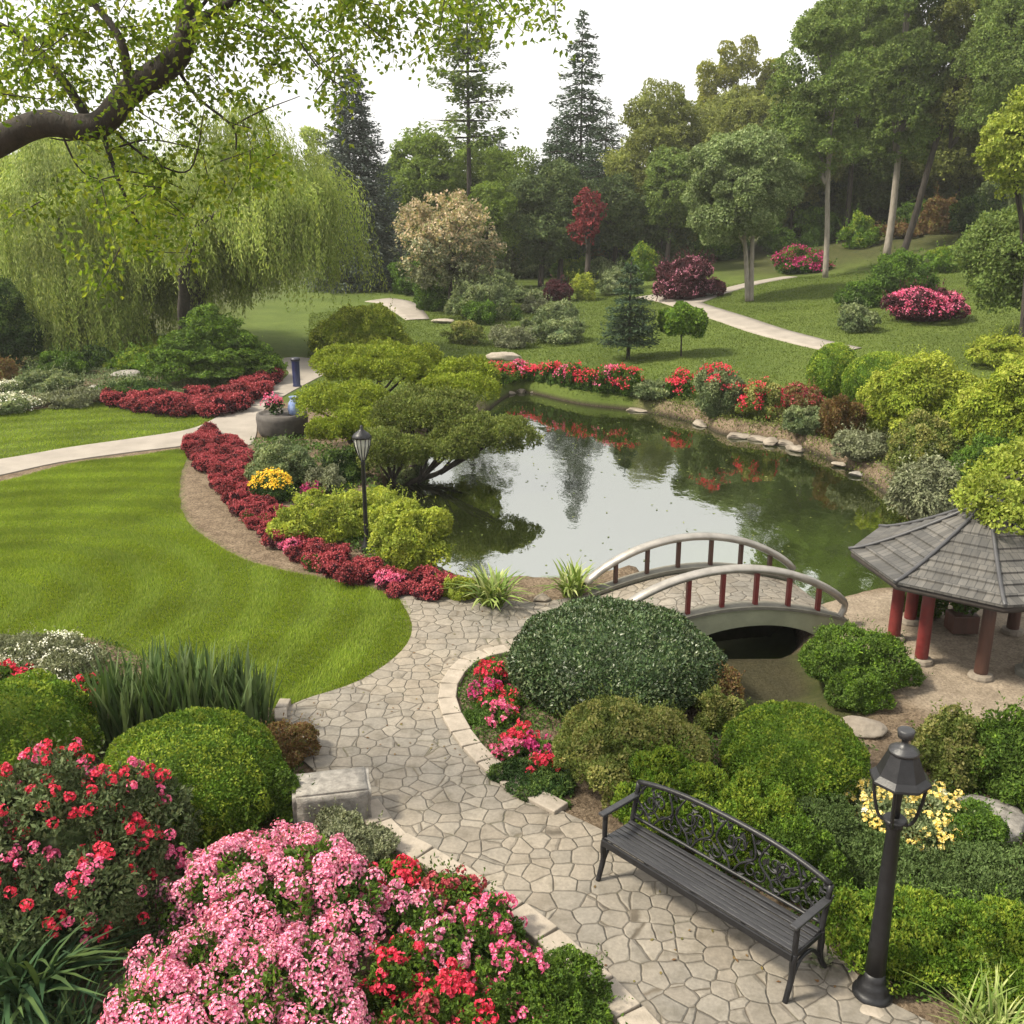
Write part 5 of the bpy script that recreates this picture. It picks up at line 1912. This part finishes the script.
bed1 = smooth_poly(poly_px([(196, 436), (212, 432), (238, 446), (256, 468), (268, 498), (292, 522), (330, 548), (390, 572), (448, 583), (450, 594), (400, 592), (340, 576), (284, 548), (240, 512),
                            (208, 474), (190, 450)], .1), 4)
plant_bed(bed1, 200, .27, lambda q: 'r' if q[1] < 20.5 and rng.random() < .14 else ('d' if rng.random() < .3 else 'b'), 'crimson bedding plant in the long curved border above the mulch strip', 'crimson plants of the curved border', (.68, .98))
bed2 = smooth_poly(poly_px([(112, 398), (150, 402), (190, 400), (230, 392), (262, 376), (274, 380), (250, 402), (215, 414), (165, 412), (112, 404)], .1), 4)
plant_bed(bed2, 60, .45, lambda q: 'b' if rng.random() < .6 else 'd', 'dark red bedding plant in the short border at the foot of the cypress mound', 'dark red plants below the cypress mound', (1.2, 1.7))

# shrubs between border and pond
S('shrub', 'shrub', 'soft sage-green shrub at the head of the crimson border', 250, 318, 440, 492, 'grey', n=16, L=.05, W=.03)
S('shrub', 'shrub', 'smaller silvery shrub behind the yellow chrysanthemums', 300, 346, 462, 494, 'sage', n=12, L=.05, W=.03)
S('chrysanthemum_plant', 'flowers', 'neat mound of yellow and orange chrysanthemums beside the crimson border', 253, 294, 472, 504, 'dark', 'ball', L=.05, W=.03,
  flowers=[dict(mat='orange', n=190, R=.04, florets=7, L=.04, W=.03, petals=1, thr=-1, zmin=.42, lift=.03)])
S('bedding_plant', 'flowers', 'small magenta flowering plant right of the yellow chrysanthemums', 298, 324, 485, 499, 'mid', n=6, L=.05, W=.03,
  flowers=dict(mat='magenta', n=60, R=.05, florets=5, L=.05, W=.04, petals=1, thr=-.6, zmin=.2, lift=.03))
S('shrub', 'shrub', 'yellow-green shrub directly behind the slender lamp post', 316, 420, 488, 536, 'yellow', n=20, L=.06, W=.04, rel=.36)
S('shrub', 'shrub', 'broad yellow-green shrub left of the slender lamp post', 268, 362, 492, 550, 'yellow', n=22, L=.06, W=.04, rel=.36)
S('shrub', 'shrub', 'broad yellow-green shrub right of the slender lamp post', 372, 456, 500, 576, 'yellow', n=22, L=.06, W=.04, rel=.36)
S('shrub', 'shrub', 'grey-green shrub between lamp post and pond', 368, 436, 458, 508, 'grey', n=16, L=.06, W=.035)
S('shrub', 'shrub', 'dark shrub at the waterside behind the silvery shrub', 318, 372, 448, 486, 'dark', n=12, L=.06, W=.035)


# spreading pines over the pond
def pad_tree(name, label, base, pads, mat, trunk, L, W, Y0):
    bpt = np.array([x_at(Y0, base[0], base[1]), Y0])
    z0 = gz(*bpt)
    e = empty(name, label, 'tree', (bpt[0], bpt[1], z0))
    o = np.array([bpt[0], bpt[1], z0])
    g, gt = Geo(), Geo()
    for (x0, x1, t, b, Y) in pads:
        c = at_depth(.5 * (x0 + x1), .5 * (t + b), Y)
        s = mpp(c)
        rx, rz = .5 * (x1 - x0) * s, .5 * (b - t) * s
        sub = []
        for k in range(22):
            a = rng.uniform(0, 6.28)
            q = math.sqrt(rng.random()) * .78
            sub.append((tuple(c - o + np.array([rx * q * math.cos(a), rx * .8 * q * math.sin(a), rz * rng.uniform(-.25, .45) * (1 - q * .8)])),
                        (rx * rng.uniform(.22, .36), rx * rng.uniform(.22, .36), rz * rng.uniform(.34, .55))))
        Pt, Nn = blob_points(sub, 1.25 / (.5 * max(L, 2.6 * s) * max(W, 1.4 * s)), .22, 3, .3, -.5, .6)
        add_leaves(g, Pt, Nn, max(L, 2.6 * s), max(W, 1.4 * s), 0, .6, .7, .3)
        st = np.array([0, 0, 0.0])
        md = .5 * (c - o) + np.array([0, 0, -.15 * rz])
        md[2] = max(md[2], .35)
        limb_tube(gt, [st - [0, 0, .1], md * [.45, .45, .75], md + [0, 0, .05], c - o - [0, 0, rz * .2]], trunk, trunk * .25, 8)
        for k in range(5):
            q = np.array(sub[k][0])
            limb_tube(gt, [md, .5 * (md + q), q], trunk * .4, trunk * .1, 5, 4)
    g.build('crown', M[mat], e)
    gt.build('trunk', M['bark'], e)
    return e


pad_tree('spreading_pine', 'broad yellow-green spreading tree with tiered pads behind the lamp post', (356, 450), [(312, 452, 336, 396, 30), (396, 526, 350, 418, 29.5), (292, 392, 372, 436, 27.5), (326, 430, 392, 452, 26.5), (300, 360, 410, 452, 26.0)],
         'gold', .16, .07, .04, 28.0)
pad_tree('spreading_juniper', 'grey-green juniper leaning low over the pond water', (398, 470), [(370, 494, 382, 444, 26.0), (426, 538, 404, 468, 25.0), (340, 430, 420, 486, 24.0), (400, 486, 426, 472, 24.5)],
         'olive', .13, .06, .03, 25.0)

# ------------------------------------------------------------------ path side plants near the bridge
tuft('spider_plant', 'plant', 'larger variegated spider plant on the paved landing by the pond', 493, 606, .85, 130, 'spider', 1.15, .05, .18)
tuft('spider_plant', 'plant', 'smaller variegated spider plant at the left end of the far handrail', 572, 596, .75, 100, 'spider', 1.1, .05, .16)
S('shrub', 'shrub', 'thin yellow-green plant at the corner of crimson border and landing', 440, 476, 570, 604, 'yellow', n=8, L=.06, W=.02, hmax=.5)
rock('rock', 'small brown stone between the two spider plants', 532, 552, 592, 604, 'stone_warm', 31)

# ------------------------------------------------------------------ island bed right of the path
S('camellia_shrub', 'shrub', 'huge clipped glossy evergreen dome beside the footbridge', 505, 716, 600, 728, 'camellia', 'ball', L=.055, W=.03, amp=.05, cover=2.0, px=2.6)
S('shrub', 'shrub', 'loose olive-green shrub in front of the glossy evergreen dome', 553, 706, 698, 812, 'olive', 'mound', L=.045, W=.022, n=26, rel=.34, spread=.68, cover=1.9, px=2.2)
S('shrub', 'shrub', 'small yellowish shrub tucked behind the clipped green globe', 690, 742, 688, 738, 'olive', n=12, L=.04, W=.02, px=2.2)
S('shrub', 'shrub', 'twiggy reddish plant at the right foot of the glossy dome', 706, 738, 668, 714, 'russet', n=10, L=.05, W=.02, cover=.9, px=2.2)
S('boxwood_globe', 'shrub', 'clipped bright green globe behind the park bench', 716, 858, 702, 814, 'box', 'ball', L=.035, W=.022, amp=.03, cover=2.0, px=2.0)
HB = dict(L=.04, W=.02, n=26, rel=.32, spread=.7, cover=1.9, px=2.0, up=.6)
S('box_hedge', 'hedge', 'bright green hedge bush behind the left end of the bench', 610, 724, 750, 850, 'box', **HB)
S('box_hedge', 'hedge', 'bright green hedge bush behind the middle of the bench', 690, 800, 778, 888, 'box', **HB)
S('box_hedge', 'hedge', 'green hedge bush behind the right end of the bench', 752, 842, 818, 915, 'boxdark', **HB)
S('box_hedge', 'hedge', 'dense bright hedge bush behind the stout lamp post', 820, 960, 884, 996, 'box', **HB)
S('box_hedge', 'hedge', 'dense bright hedge bush right of the stout lamp post', 905, 1060, 896, 1012, 'box', **HB)
JG = dict(L=.04, W=.016, n=24, rel=.34, spread=.72, cover=1.8, px=2.0, up=.4)
S('juniper_shrub', 'shrub', 'low grey-green juniper between globe and yellow azalea', 780, 888, 800, 878, 'juniper', **JG)
S('juniper_shrub', 'shrub', 'low grey-green juniper behind the bright hedge of the lamp post', 822, 962, 838, 925, 'juniper', **JG)
S('juniper_shrub', 'shrub', 'low grey-green juniper at the right edge below the boulder', 918, 1060, 842, 935, 'juniper', **JG)
S('azalea_shrub', 'shrub', 'yellow flowering azalea behind the lantern of the stout lamp post', 840, 962, 778, 862, 'grey', n=16, L=.045, W=.025, px=2.0,
  flowers=[dict(mat='yellowp', n=150, R=.045, florets=7, L=.028, W=.022, thr=-.1, zmin=.1, lift=.05, petals=4), dict(mat='white', n=14, R=.04, florets=6, L=.028, W=.022, thr=.1, zmin=.2, lift=.05, petals=4, seed=9)])
S('shrub', 'shrub', 'soft green shrub left of the boulder', 925, 1004, 800, 868, 'mid', n=14, L=.04, W=.02, px=2.0)
rock('boulder', 'large grey boulder at the right edge behind the lamp post', 936, 1030, 793, 850, 'stone', 41, 1.0, 'boulder')
S('shrub', 'shrub', 'spreading green shrub at the right foot of the footbridge', 799, 908, 628, 698, 'boxdark', n=20, L=.045, W=.022, px=2.2)
S('shrub', 'shrub', 'low green shrub in front of the one at the footbridge foot', 822, 888, 672, 718, 'boxdark', n=12, L=.045, W=.022, px=2.2)
S('shrub', 'shrub', 'loose green shrub with reddish tips in front of the pavilion', 908, 990, 704, 792, 'olive', n=18, L=.05, W=.025, px=2.2, amp=.25)
S('shrub', 'shrub', 'large loose shrub at the right edge below the pavilion', 962, 1070, 706, 815, 'boxdark', n=20, L=.05, W=.025, px=2.2, amp=.25)
rock('rock', 'flat brown stone between globe and pavilion', 838, 884, 712, 738, 'stone_warm', 42, hmax=.18)
rock('rock', 'pale flat stone at the base of the stout lamp post', 856, 884, 1004, 1020, 'kerb', 43, hmax=.1)
tuft('ornamental_grass', 'grass plant', 'arching pale ornamental grass in the bottom right corner', 985, 1040, .62, 120, 'spider', .9, .022, .22)
tuft('leafy_seedling', 'plant', 'small pale leafy plant at the right back leg of the bench', 822, 964, .16, 22, 'sage', 1.1, .05, .06)

# red flowers in the island bed
carpet('low creeping green groundcover of the beds around the bench and bridge', [poly_px([(456, 690), (470, 664), (520, 655), (560, 690), (580, 760), (570, 812), (512, 784), (474, 750)]),
       poly_px([(600, 800), (700, 720), (730, 700), (850, 740), (1040, 800), (1060, 1010), (880, 1000), (840, 950), (700, 862)])], 'mid', .05, .026, 1500, .10)
bed3 = poly_px([(478, 672), (500, 660), (514, 676), (512, 700), (530, 722), (552, 742), (552, 766), (530, 768), (500, 744), (482, 712)], .05)
S('groundcover_plant', 'plant', 'low green groundcover inside the curved kerb', 462, 520, 664, 728, 'mid', n=14, L=.04, W=.02, hmax=.12, px=2.2)
S('groundcover_plant', 'plant', 'dark green groundcover between kerb and olive shrub', 490, 575, 716, 800, 'dark', n=16, L=.04, W=.02, hmax=.12, px=2.2)
for k, (x, y, lb) in enumerate([(494, 676, 'red flowering plant at the tip of the island bed'), (489, 692, 'red flowering plant second from the tip of the island bed'), (504, 704, 'red flowering plant beside the glossy dome'),
                                (498, 718, 'pinkish red flowering plant third along the curved kerb'), (516, 740, 'red flowering plant near the olive shrub'), (536, 752, 'largest red flowering plant next to the olive shrub'),
                                (508, 752, 'rose flowering plant closest to the curved kerb'), (544, 772, 'red flowering plant at the lower end of the island bed')]):
    w = 15 + 3 * (k % 3)
    S('bedding_plant', 'flowers', lb, x - w, x + w, y - 14, y + 12, 'mid', n=8, L=.04, W=.025, hmax=.4, px=2.0,
      flowers=dict(mat='magenta' if k in (1, 5) else 'red' if k not in (3, 6) else 'rose', n=26, R=.045, florets=8, L=.028, W=.022, thr=-.3, zmin=.1, lift=.05, petals=4))

# ------------------------------------------------------------------ near left bed
carpet('patchy low groundcover in the flower bed at the lower left', [poly_px([(-40, 640), (110, 640), (270, 712), (300, 770), (370, 815), (520, 925), (640, 1040), (660, 1100), (-60, 1100)])], 'boxdark', .05, .026, 700, .09)
carpet('grey-green groundcover between the lawn strip and the willows', [poly_px([(-60, 412), (0, 408), (100, 396), (160, 404), (240, 400), (275, 378), (250, 345), (60, 345), (-60, 350)])], 'grey', .09, .05, 260, .16)
shore_b = [plane(x, y, 0)[:2] for x, y in [(640, 402), (700, 414), (760, 430), (800, 438), (850, 462), (885, 486), (920, 520), (960, 520), (960, 470), (900, 440), (840, 410), (760, 405), (700, 400)]]
carpet('weedy low plants along the right bank of the pond', [np.array(shore_b)], 'olive', .09, .04, 260, .22)
carpet('yellowish groundcover behind the crimson border beside the pond', [poly_px([(250, 440), (300, 436), (380, 470), (400, 530), (440, 576), (452, 590), (400, 584), (300, 520), (262, 480)])], 'mid', .08, .05, 350, .2)
S('boxwood_globe', 'shrub', 'clipped green globe beside the stone block', 106, 291, 709, 856, 'box', 'ball', L=.035, W=.022, amp=.05, cover=2.0, px=2.0)
S('boxwood_globe', 'shrub', 'bright clipped globe at the left edge among red flowers', -22, 102, 674, 800, 'box', 'ball', L=.04, W=.026, amp=.12, cover=1.9, px=2.0)
g0 = None
tuft('iris_plant', 'plant', 'left clump of upright sword leaves behind the clipped globes', 138, 736, 1.1, 230, 'iris', .6, .055, .46, upright=.66)
tuft('iris_plant', 'plant', 'middle clump of upright sword leaves behind the clipped globes', 186, 734, 1.2, 260, 'iris', .6, .055, .50, upright=.66)
tuft('iris_plant', 'plant', 'right clump of upright sword leaves nearest the lawn corner', 236, 728, 1.0, 220, 'iris', .6, .055, .44, upright=.64)
S('white_flowers', 'flowers', 'white flowering shrub at the left edge of the large lawn', 10, 106, 634, 690, 'sage', n=16, L=.04, W=.022, px=2.0,
  flowers=dict(mat='white', n=260, R=.03, florets=6, L=.03, W=.024, thr=-.25, zmin=-.1, lift=.03, petals=1))
S('shrub', 'shrub', 'grey twiggy shrub behind the white flowers', -30, 50, 634, 682, 'sage', n=12, L=.04, W=.02, px=2.0)
S('rhododendron', 'shrub', 'red flowering plant peeking above the left bright globe', -12, 36, 664, 706, 'mid', n=8, L=.05, W=.03, px=2.0,
  flowers=dict(mat='red', n=34, R=.05, florets=9, L=.03, W=.025, thr=-.5, zmin=.2, lift=.05))
S('rhododendron', 'shrub', 'slim red flowering plant between the two clipped globes', 82, 112, 672, 730, 'mid', n=8, L=.05, W=.03, px=2.0,
  flowers=dict(mat='red', n=22, R=.05, florets=9, L=.03, W=.025, thr=-.2, zmin=.0, lift=.05))
S('rhododendron', 'shrub', 'large red flowering shrub at the lower left', -30, 196, 752, 975, 'rhodo', n=34, L=.06, W=.022, rel=.30, spread=.72, cover=1.3, px=2.2, amp=.2,
  flowers=[dict(mat='red', n=230, R=.048, florets=18, L=.022, W=.018, thr=-.2, zmin=.2, lift=.06, freq=7), dict(mat='rose', n=90, R=.048, florets=18, L=.022, W=.018, thr=-.15, zmin=.1, lift=.06, freq=7, seed=3)])
tuft('strap_plant', 'plant', 'dark arching strap-leaved plant in the lower left corner', 22, 1010, 1.15, 170, 'strap', 1.2, .05, .26)
tuft('strap_plant', 'plant', 'low grassy plant at the bottom left edge', 70, 1040, .6, 150, 'strap', 1.2, .022, .3)
S('hydrangea_shrub', 'shrub', 'big pink flowering shrub, the upper of the two near the bottom edge', 182, 382, 838, 1000, 'mid', n=30, L=.07, W=.035, rel=.30, spread=.72, cover=1.0, px=2.2, amp=.15,
  flowers=dict(mat='pink', n=300, R=.10, florets=52, L=.017, W=.015, thr=-.55, zmin=-.25, lift=.05, freq=5))
S('hydrangea_shrub', 'shrub', 'big pink flowering shrub, the lower of the two at the bottom edge', 128, 372, 922, 1130, 'mid', n=30, L=.07, W=.035, rel=.30, spread=.72, cover=1.0, px=2.2, amp=.15,
  flowers=dict(mat='pink', n=320, R=.10, florets=52, L=.017, W=.015, thr=-.55, zmin=-.2, lift=.05, freq=5))
RB = dict(n=12, L=.045, W=.025, px=2.0, cover=1.5, amp=.2)
near_mix = [
    ('red flowering plant behind the upper pink shrub', 352, 424, 862, 914, 'red', 'boxdark', 44),
    ('pink and green plant right of the upper pink shrub', 382, 448, 886, 950, 'pink', 'mid', 52),
    ('crimson flowering plant along the left kerb', 424, 486, 872, 932, 'crimson', 'boxdark', 60),
    ('rose flowering plant midway along the left kerb', 456, 524, 898, 968, 'rose', 'mid', 64),
    ('pale pink plant in the middle of the mixed flower bed', 410, 476, 926, 996, 'pink', 'mid', 46),
    ('red flowering plant right of the lower pink shrub', 362, 440, 940, 1024, 'red', 'boxdark', 60),
    ('scarlet flowering plant at the bottom edge of the mixed bed', 408, 498, 972, 1060, 'red', 'boxdark', 66),
    ('rose flowering plant at the bottom edge beside the green bush', 470, 548, 950, 1040, 'rose', 'boxdark', 40),
    ('crimson flowering plant low at the bottom edge of the lower pink shrub', 372, 450, 1004, 1090, 'crimson', 'boxdark', 50),
]
for lb, a, b, t, bs, fm, lm, n in near_mix:
    S('bedding_plant', 'flowers', lb, a, b, t, bs, lm, flowers=dict(mat=fm, n=n, R=.045, florets=11, L=.024, W=.02, thr=-.3, zmin=.0, lift=.045, freq=4), **RB)
S('box_hedge', 'hedge', 'low green bush at the bottom edge beside the left kerb', 505, 612, 948, 1050, 'boxdark', L=.035, W=.02, n=18, rel=.36, px=2.0)
S('shrub', 'shrub', 'silvery green shrub in front of the stone block', 298, 398, 812, 882, 'sage', n=18, L=.04, W=.022, px=2.0)
S('shrub', 'shrub', 'low reddish green shrub between globe and paved path', 248, 322, 722, 776, 'russet', n=14, L=.04, W=.022, px=2.0)
S('shrub', 'shrub', 'small dark green shrub left of the stone block', 262, 306, 770, 830, 'boxdark', n=10, L=.04, W=.022, px=2.0)
S('leafy_plant', 'plant', 'broad-leaved green plant at the bottom edge under the pink shrub', 248, 330, 985, 1060, 'mid', n=20, L=.13, W=.075, px=2.0, cover=1.6)
# stone block
c, zg, rh, h, s, az = fit(296, 371, 766, 826, .55)
g = Geo()
bm = bmesh.new()
bmesh.ops.create_cube(bm, size=1)
bmesh.ops.bevel(bm, geom=list(bm.edges), offset=.05, segments=2, affect='EDGES')
bmesh.ops.subdivide_edges(bm, edges=bm.edges[:], cuts=5, use_grid_fill=True)
for v in bm.verts:
    q = np.array([[v.co.x, v.co.y, v.co.z]])
    v.co = v.co * (1 + .03 * float(vnoise(q * 3, 3)[0]) + .015 * float(vnoise(q * 9, 4)[0]))
    v.co.x *= rh * 2.0
    v.co.y *= .5
    v.co.z = v.co.z * .46 + .21
g.bm(bm, 0, None, (0, 0, 0), True)
o = g.build('stone_block', M['stone'], None, (c[0], c[1], zg), -az)
tag(o, 'rough squared stone block beside the paved path', 'stone')

# ------------------------------------------------------------------ planting round the pavilion
S('shrub', 'shrub', 'green shrub with red flowers at the water behind the pavilion', 892, 948, 574, 622, 'mid', n=10, L=.05, W=.03,
  flowers=dict(mat='red', n=24, R=.04, florets=6, L=.03, W=.025, thr=-.2, zmin=0, lift=.04, petals=1))
q = np.array([PC[0] + .12, PC[1] + .55, .0])
e = empty('potted_plant', 'square wooden tub holding a small bushy plant under the pavilion', 'potted plant', tuple(q + [0, 0, .02]))
Geo().box((0, 0, .17), (.42, .34, .30), 0, None, .02).build('tub', M['brownpaint'], e)
g = Geo()
Pt, Nn = blob_points(dome_blobs(.34, .34, .5, 8, seed=77), 900, .2, 3)
add_leaves(g, Pt + [0, 0, .30], Nn, .09, .035)
g.build('foliage', M['mid'], e)
Gt = Geo()
limb_tube(Gt, [(0, 0, .25), (.03, 0, .45), (0, .03, .62)], .03, .012, 6)
Gt.build('stem', M['twig'], e)

# tree leaning over the pavilion roof
e = empty('maple_tree', 'yellow-green tree whose boughs rest over the pavilion roof', 'tree', (9.6, 16.2, gz(9.6, 16.2)))
o = np.array([9.6, 16.2, gz(9.6, 16.2)])
g, gt = Geo(), Geo()
bl = []
for (x, y, Y, r) in [(978, 490, 14.6, .34), (998, 478, 14.9, .40), (1020, 462, 15.2, .5), (1014, 500, 14.3, .42), (1038, 486, 14.6, .55), (990, 512, 13.9, .26), (1010, 520, 13.6, .32), (972, 500, 14.0, .24), (996, 496, 14.0, .34), (1060, 500, 14.6, .6), (1062, 470, 15.4, .6),
                     (966, 494, 14.6, .2), (1032, 520, 13.9, .35), (1100, 480, 15.6, .7), (1080, 520, 15, .6)]:
    c = at_depth(x, y, Y) - o
    bl.append((tuple(c), (r, r, r * .62)))
Pt, Nn = blob_points(bl, 1.3 / (.5 * .06 * .04), .3, 3, .35, -.6, .6)
add_leaves(g, Pt, Nn, .065, .042, 0, .5, .8, .2)
g.build('crown', M['yellow'], e)
limb_tube(gt, [(0, 0, -.1), (.0, -.1, 1.0), (-.3, -.4, 2.2)], .13, .08, 10)
for c, r in bl:
    limb_tube(gt, [(-.3, -.4, 2.1), tuple(np.array(c) * .55 + np.array([-.15, -.2, 1.3])), c], .05, .012, 6, 5)
gt.build('trunk', M['bark'], e)

# ------------------------------------------------------------------ tree at the left edge with the limb across the sky
YL = 9.5
tb = np.array([-8.2, 9.6, gz(-8.2, 9.6)])
e = empty('overhanging_tree', 'tree with a thick dark bent limb reaching across the upper left sky', 'tree', tuple(tb))
g, gt = Geo(), Geo()
px = lambda x, y, Y=YL: at_depth(x, y, Y) - tb
limb_tube(gt, [(0, 0, -.2), (.1, 0, 2.5), (.3, 0, 4.8), (.2, 0, 7.0), (-.3, .2, 9.5)], .42, .2, 14)
main = [np.array([.25, 0, 5.2]), px(-120, 190), px(-20, 150), px(40, 124), px(96, 126), px(130, 92), px(172, 62), px(186, 34), px(192, -20), px(205, -80)]
gt.tube(smooth_poly(main, 8, False), np.interp(np.linspace(0, 1, 73), [0, .3, .5, .62, .75, .9, 1], [.17, .118, .112, .115, .10, .082, .07]), 14)
tw = [([(100, 126), (118, 180), (140, 228)], .03), ([(98, 126), (72, 140), (50, 138)], .015), ([(150, 82), (182, 72)], .035), ([(172, 60), (196, 96), (232, 126), (236, 150)], .02),
      ([(104, 122), (150, 160), (190, 170), (204, 110)], .014), ([(118, 170), (150, 176), (185, 190)], .01), ([(186, 20), (215, 10), (240, 26)], .02), ([(60, 130), (80, 170), (110, 182)], .012),
      ([(110, 150), (150, 140), (200, 150)], .012), ([(130, 92), (120, 40), (90, 0), (60, -40)], .05), ([(90, 124), (60, 80), (20, 40), (-30, 10)], .05), ([(186, 30), (250, -10), (330, -30)], .05),
      ([(330, -30), (420, -34), (520, -20)], .03), ([(150, 80), (190, 20), (230, -30)], .03), ([(232, 126), (262, 110), (300, 96)], .01), ([(250, -10), (290, 30), (320, 70), (345, 88)], .014)]
for pts, r in tw:
    limb_tube(gt, [px(x, y, YL + rng.uniform(-.1, .1)) for x, y in pts], r, r * .35, 7)
# leaf sprays: centre, spread in photo pixels, depth spread, count
spr = [(40, 40, 60, 44, 620), (110, 22, 60, 34, 430), (20, 90, 44, 34, 280), (150, 30, 40, 40, 300), (75, 70, 50, 30, 260), (210, 40, 34, 48, 230), (255, 52, 36, 50, 280), (300, 40, 34, 52, 240), (330, 30, 30, 44, 200),
       (250, 0, 60, 22, 240), (320, 88, 30, 22, 90), (180, 100, 36, 24, 120), (140, 150, 46, 28, 120), (170, 178, 36, 30, 130), (120, 190, 36, 22, 90), (210, 160, 44, 30, 110), (245, 170, 36, 26, 90), (155, 212, 24, 24, 210), (190, 215, 24, 18, 120),
       (270, 150, 24, 22, 110), (75, 195, 24, 22, 60), (140, 238, 14, 20, 80), (165, 238, 16, 16, 60), (230, 110, 30, 22, 130), (400, 4, 40, 16, 240), (450, -2, 40, 18, 230), (505, 0, 34, 14, 160), (545, -4, 20, 10, 70), (380, 36, 20, 18, 60), (350, 4, 30, 18, 150),
       (60, -50, 120, 40, 500), (260, -60, 140, 40, 500), (-60, 60, 60, 60, 400)]
C, A = [], []
for (x, y, sx, sy, n) in spr:
    c = px(x, y)
    s = mpp(c + tb) * 1.0
    nb = max(4, n // 22)
    bc = c + rng.normal(0, 1, (nb, 3)) * np.array([sx * s * .55, .55, sy * s * .55])
    bd = unit(rng.normal(0, 1, (nb, 3)) + np.array([.2, 0, -.35]))
    for k in range(nb):
        m = int(46 * rng.uniform(.7, 1.3))
        t = rng.random(m)
        ln = rng.uniform(.25, .55)
        C.append(bc[k] + bd[k] * (t * ln)[:, None] + rng.normal(0, .075, (m, 3)))
        A.append(bd[k] * .5 + rdir(m) + np.array([0, 0, -.3]))
        if k % 2 == 0:
            gt.tube([bc[k], bc[k] + bd[k] * ln * .5 + [0, 0, -.01], bc[k] + bd[k] * ln], [.006, .004, .002], 4, caps=False)
C, A = np.concatenate(C), np.concatenate(A)
g.leaves(C, A, rdir(len(C)) + np.array([0, 0, .8]), .066 * rng.uniform(.6, 1.25, len(C)), .038, 0, .25)
g.build('crown', M['oak'], e)
gt.build('trunk', M['bark'], e)


# fallen leaves on the paving, leaves afloat on the pond
def litter(name, label, poly, n, z, mat, L):
    lo, hi = poly.min(0), poly.max(0)
    X, Y = rng.uniform(lo[0], hi[0], n), rng.uniform(lo[1], hi[1], n)
    k = (sdist(poly, X, Y) > .1) & (vnoise(np.c_[X * .7, Y * .7, X * 0], 77) > -.15)
    X, Y = X[k], Y[k]
    m = len(X)
    Z = (hz(X, Y) + .038) if z is None else np.full(m, z)
    A = rdir(m) * [1, 1, .12]
    g = Geo().leaves(np.c_[X, Y, Z], A, np.array([0, 0, 1.0]) + rdir(m) * .15, L * rng.uniform(.6, 1.3, m), L * .55, 0, .1)
    return tag(g.build(name, M[mat], kind='stuff'), label, 'leaves')


litter('fallen_leaves', 'dry brown leaves and petals scattered on the stone paving', path_poly, 700, None, 'russet', .045)
litter('floating_leaves', 'small leaves floating on the pond surface', pond_poly, 800, WZ + .006, 'olive', .09)

# ------------------------------------------------------------------ thin summer haze
hm, nt, out = newmat('summer_haze')
pv_ = nt.nodes.new('ShaderNodeVolumePrincipled')
pv_.inputs['Color'].default_value = (.95, .96, .93, 1)
pv_.inputs['Density'].default_value = .00045
pv_.inputs['Anisotropy'].default_value = .3
nt.links.new(pv_.outputs[0], out.inputs['Volume'])
hz_o = Geo().box((0, 275, 24), (900, 720, 58)).build('haze', hm, kind='stuff')
tag(hz_o, 'thin pale haze that softens the far trees', 'haze')
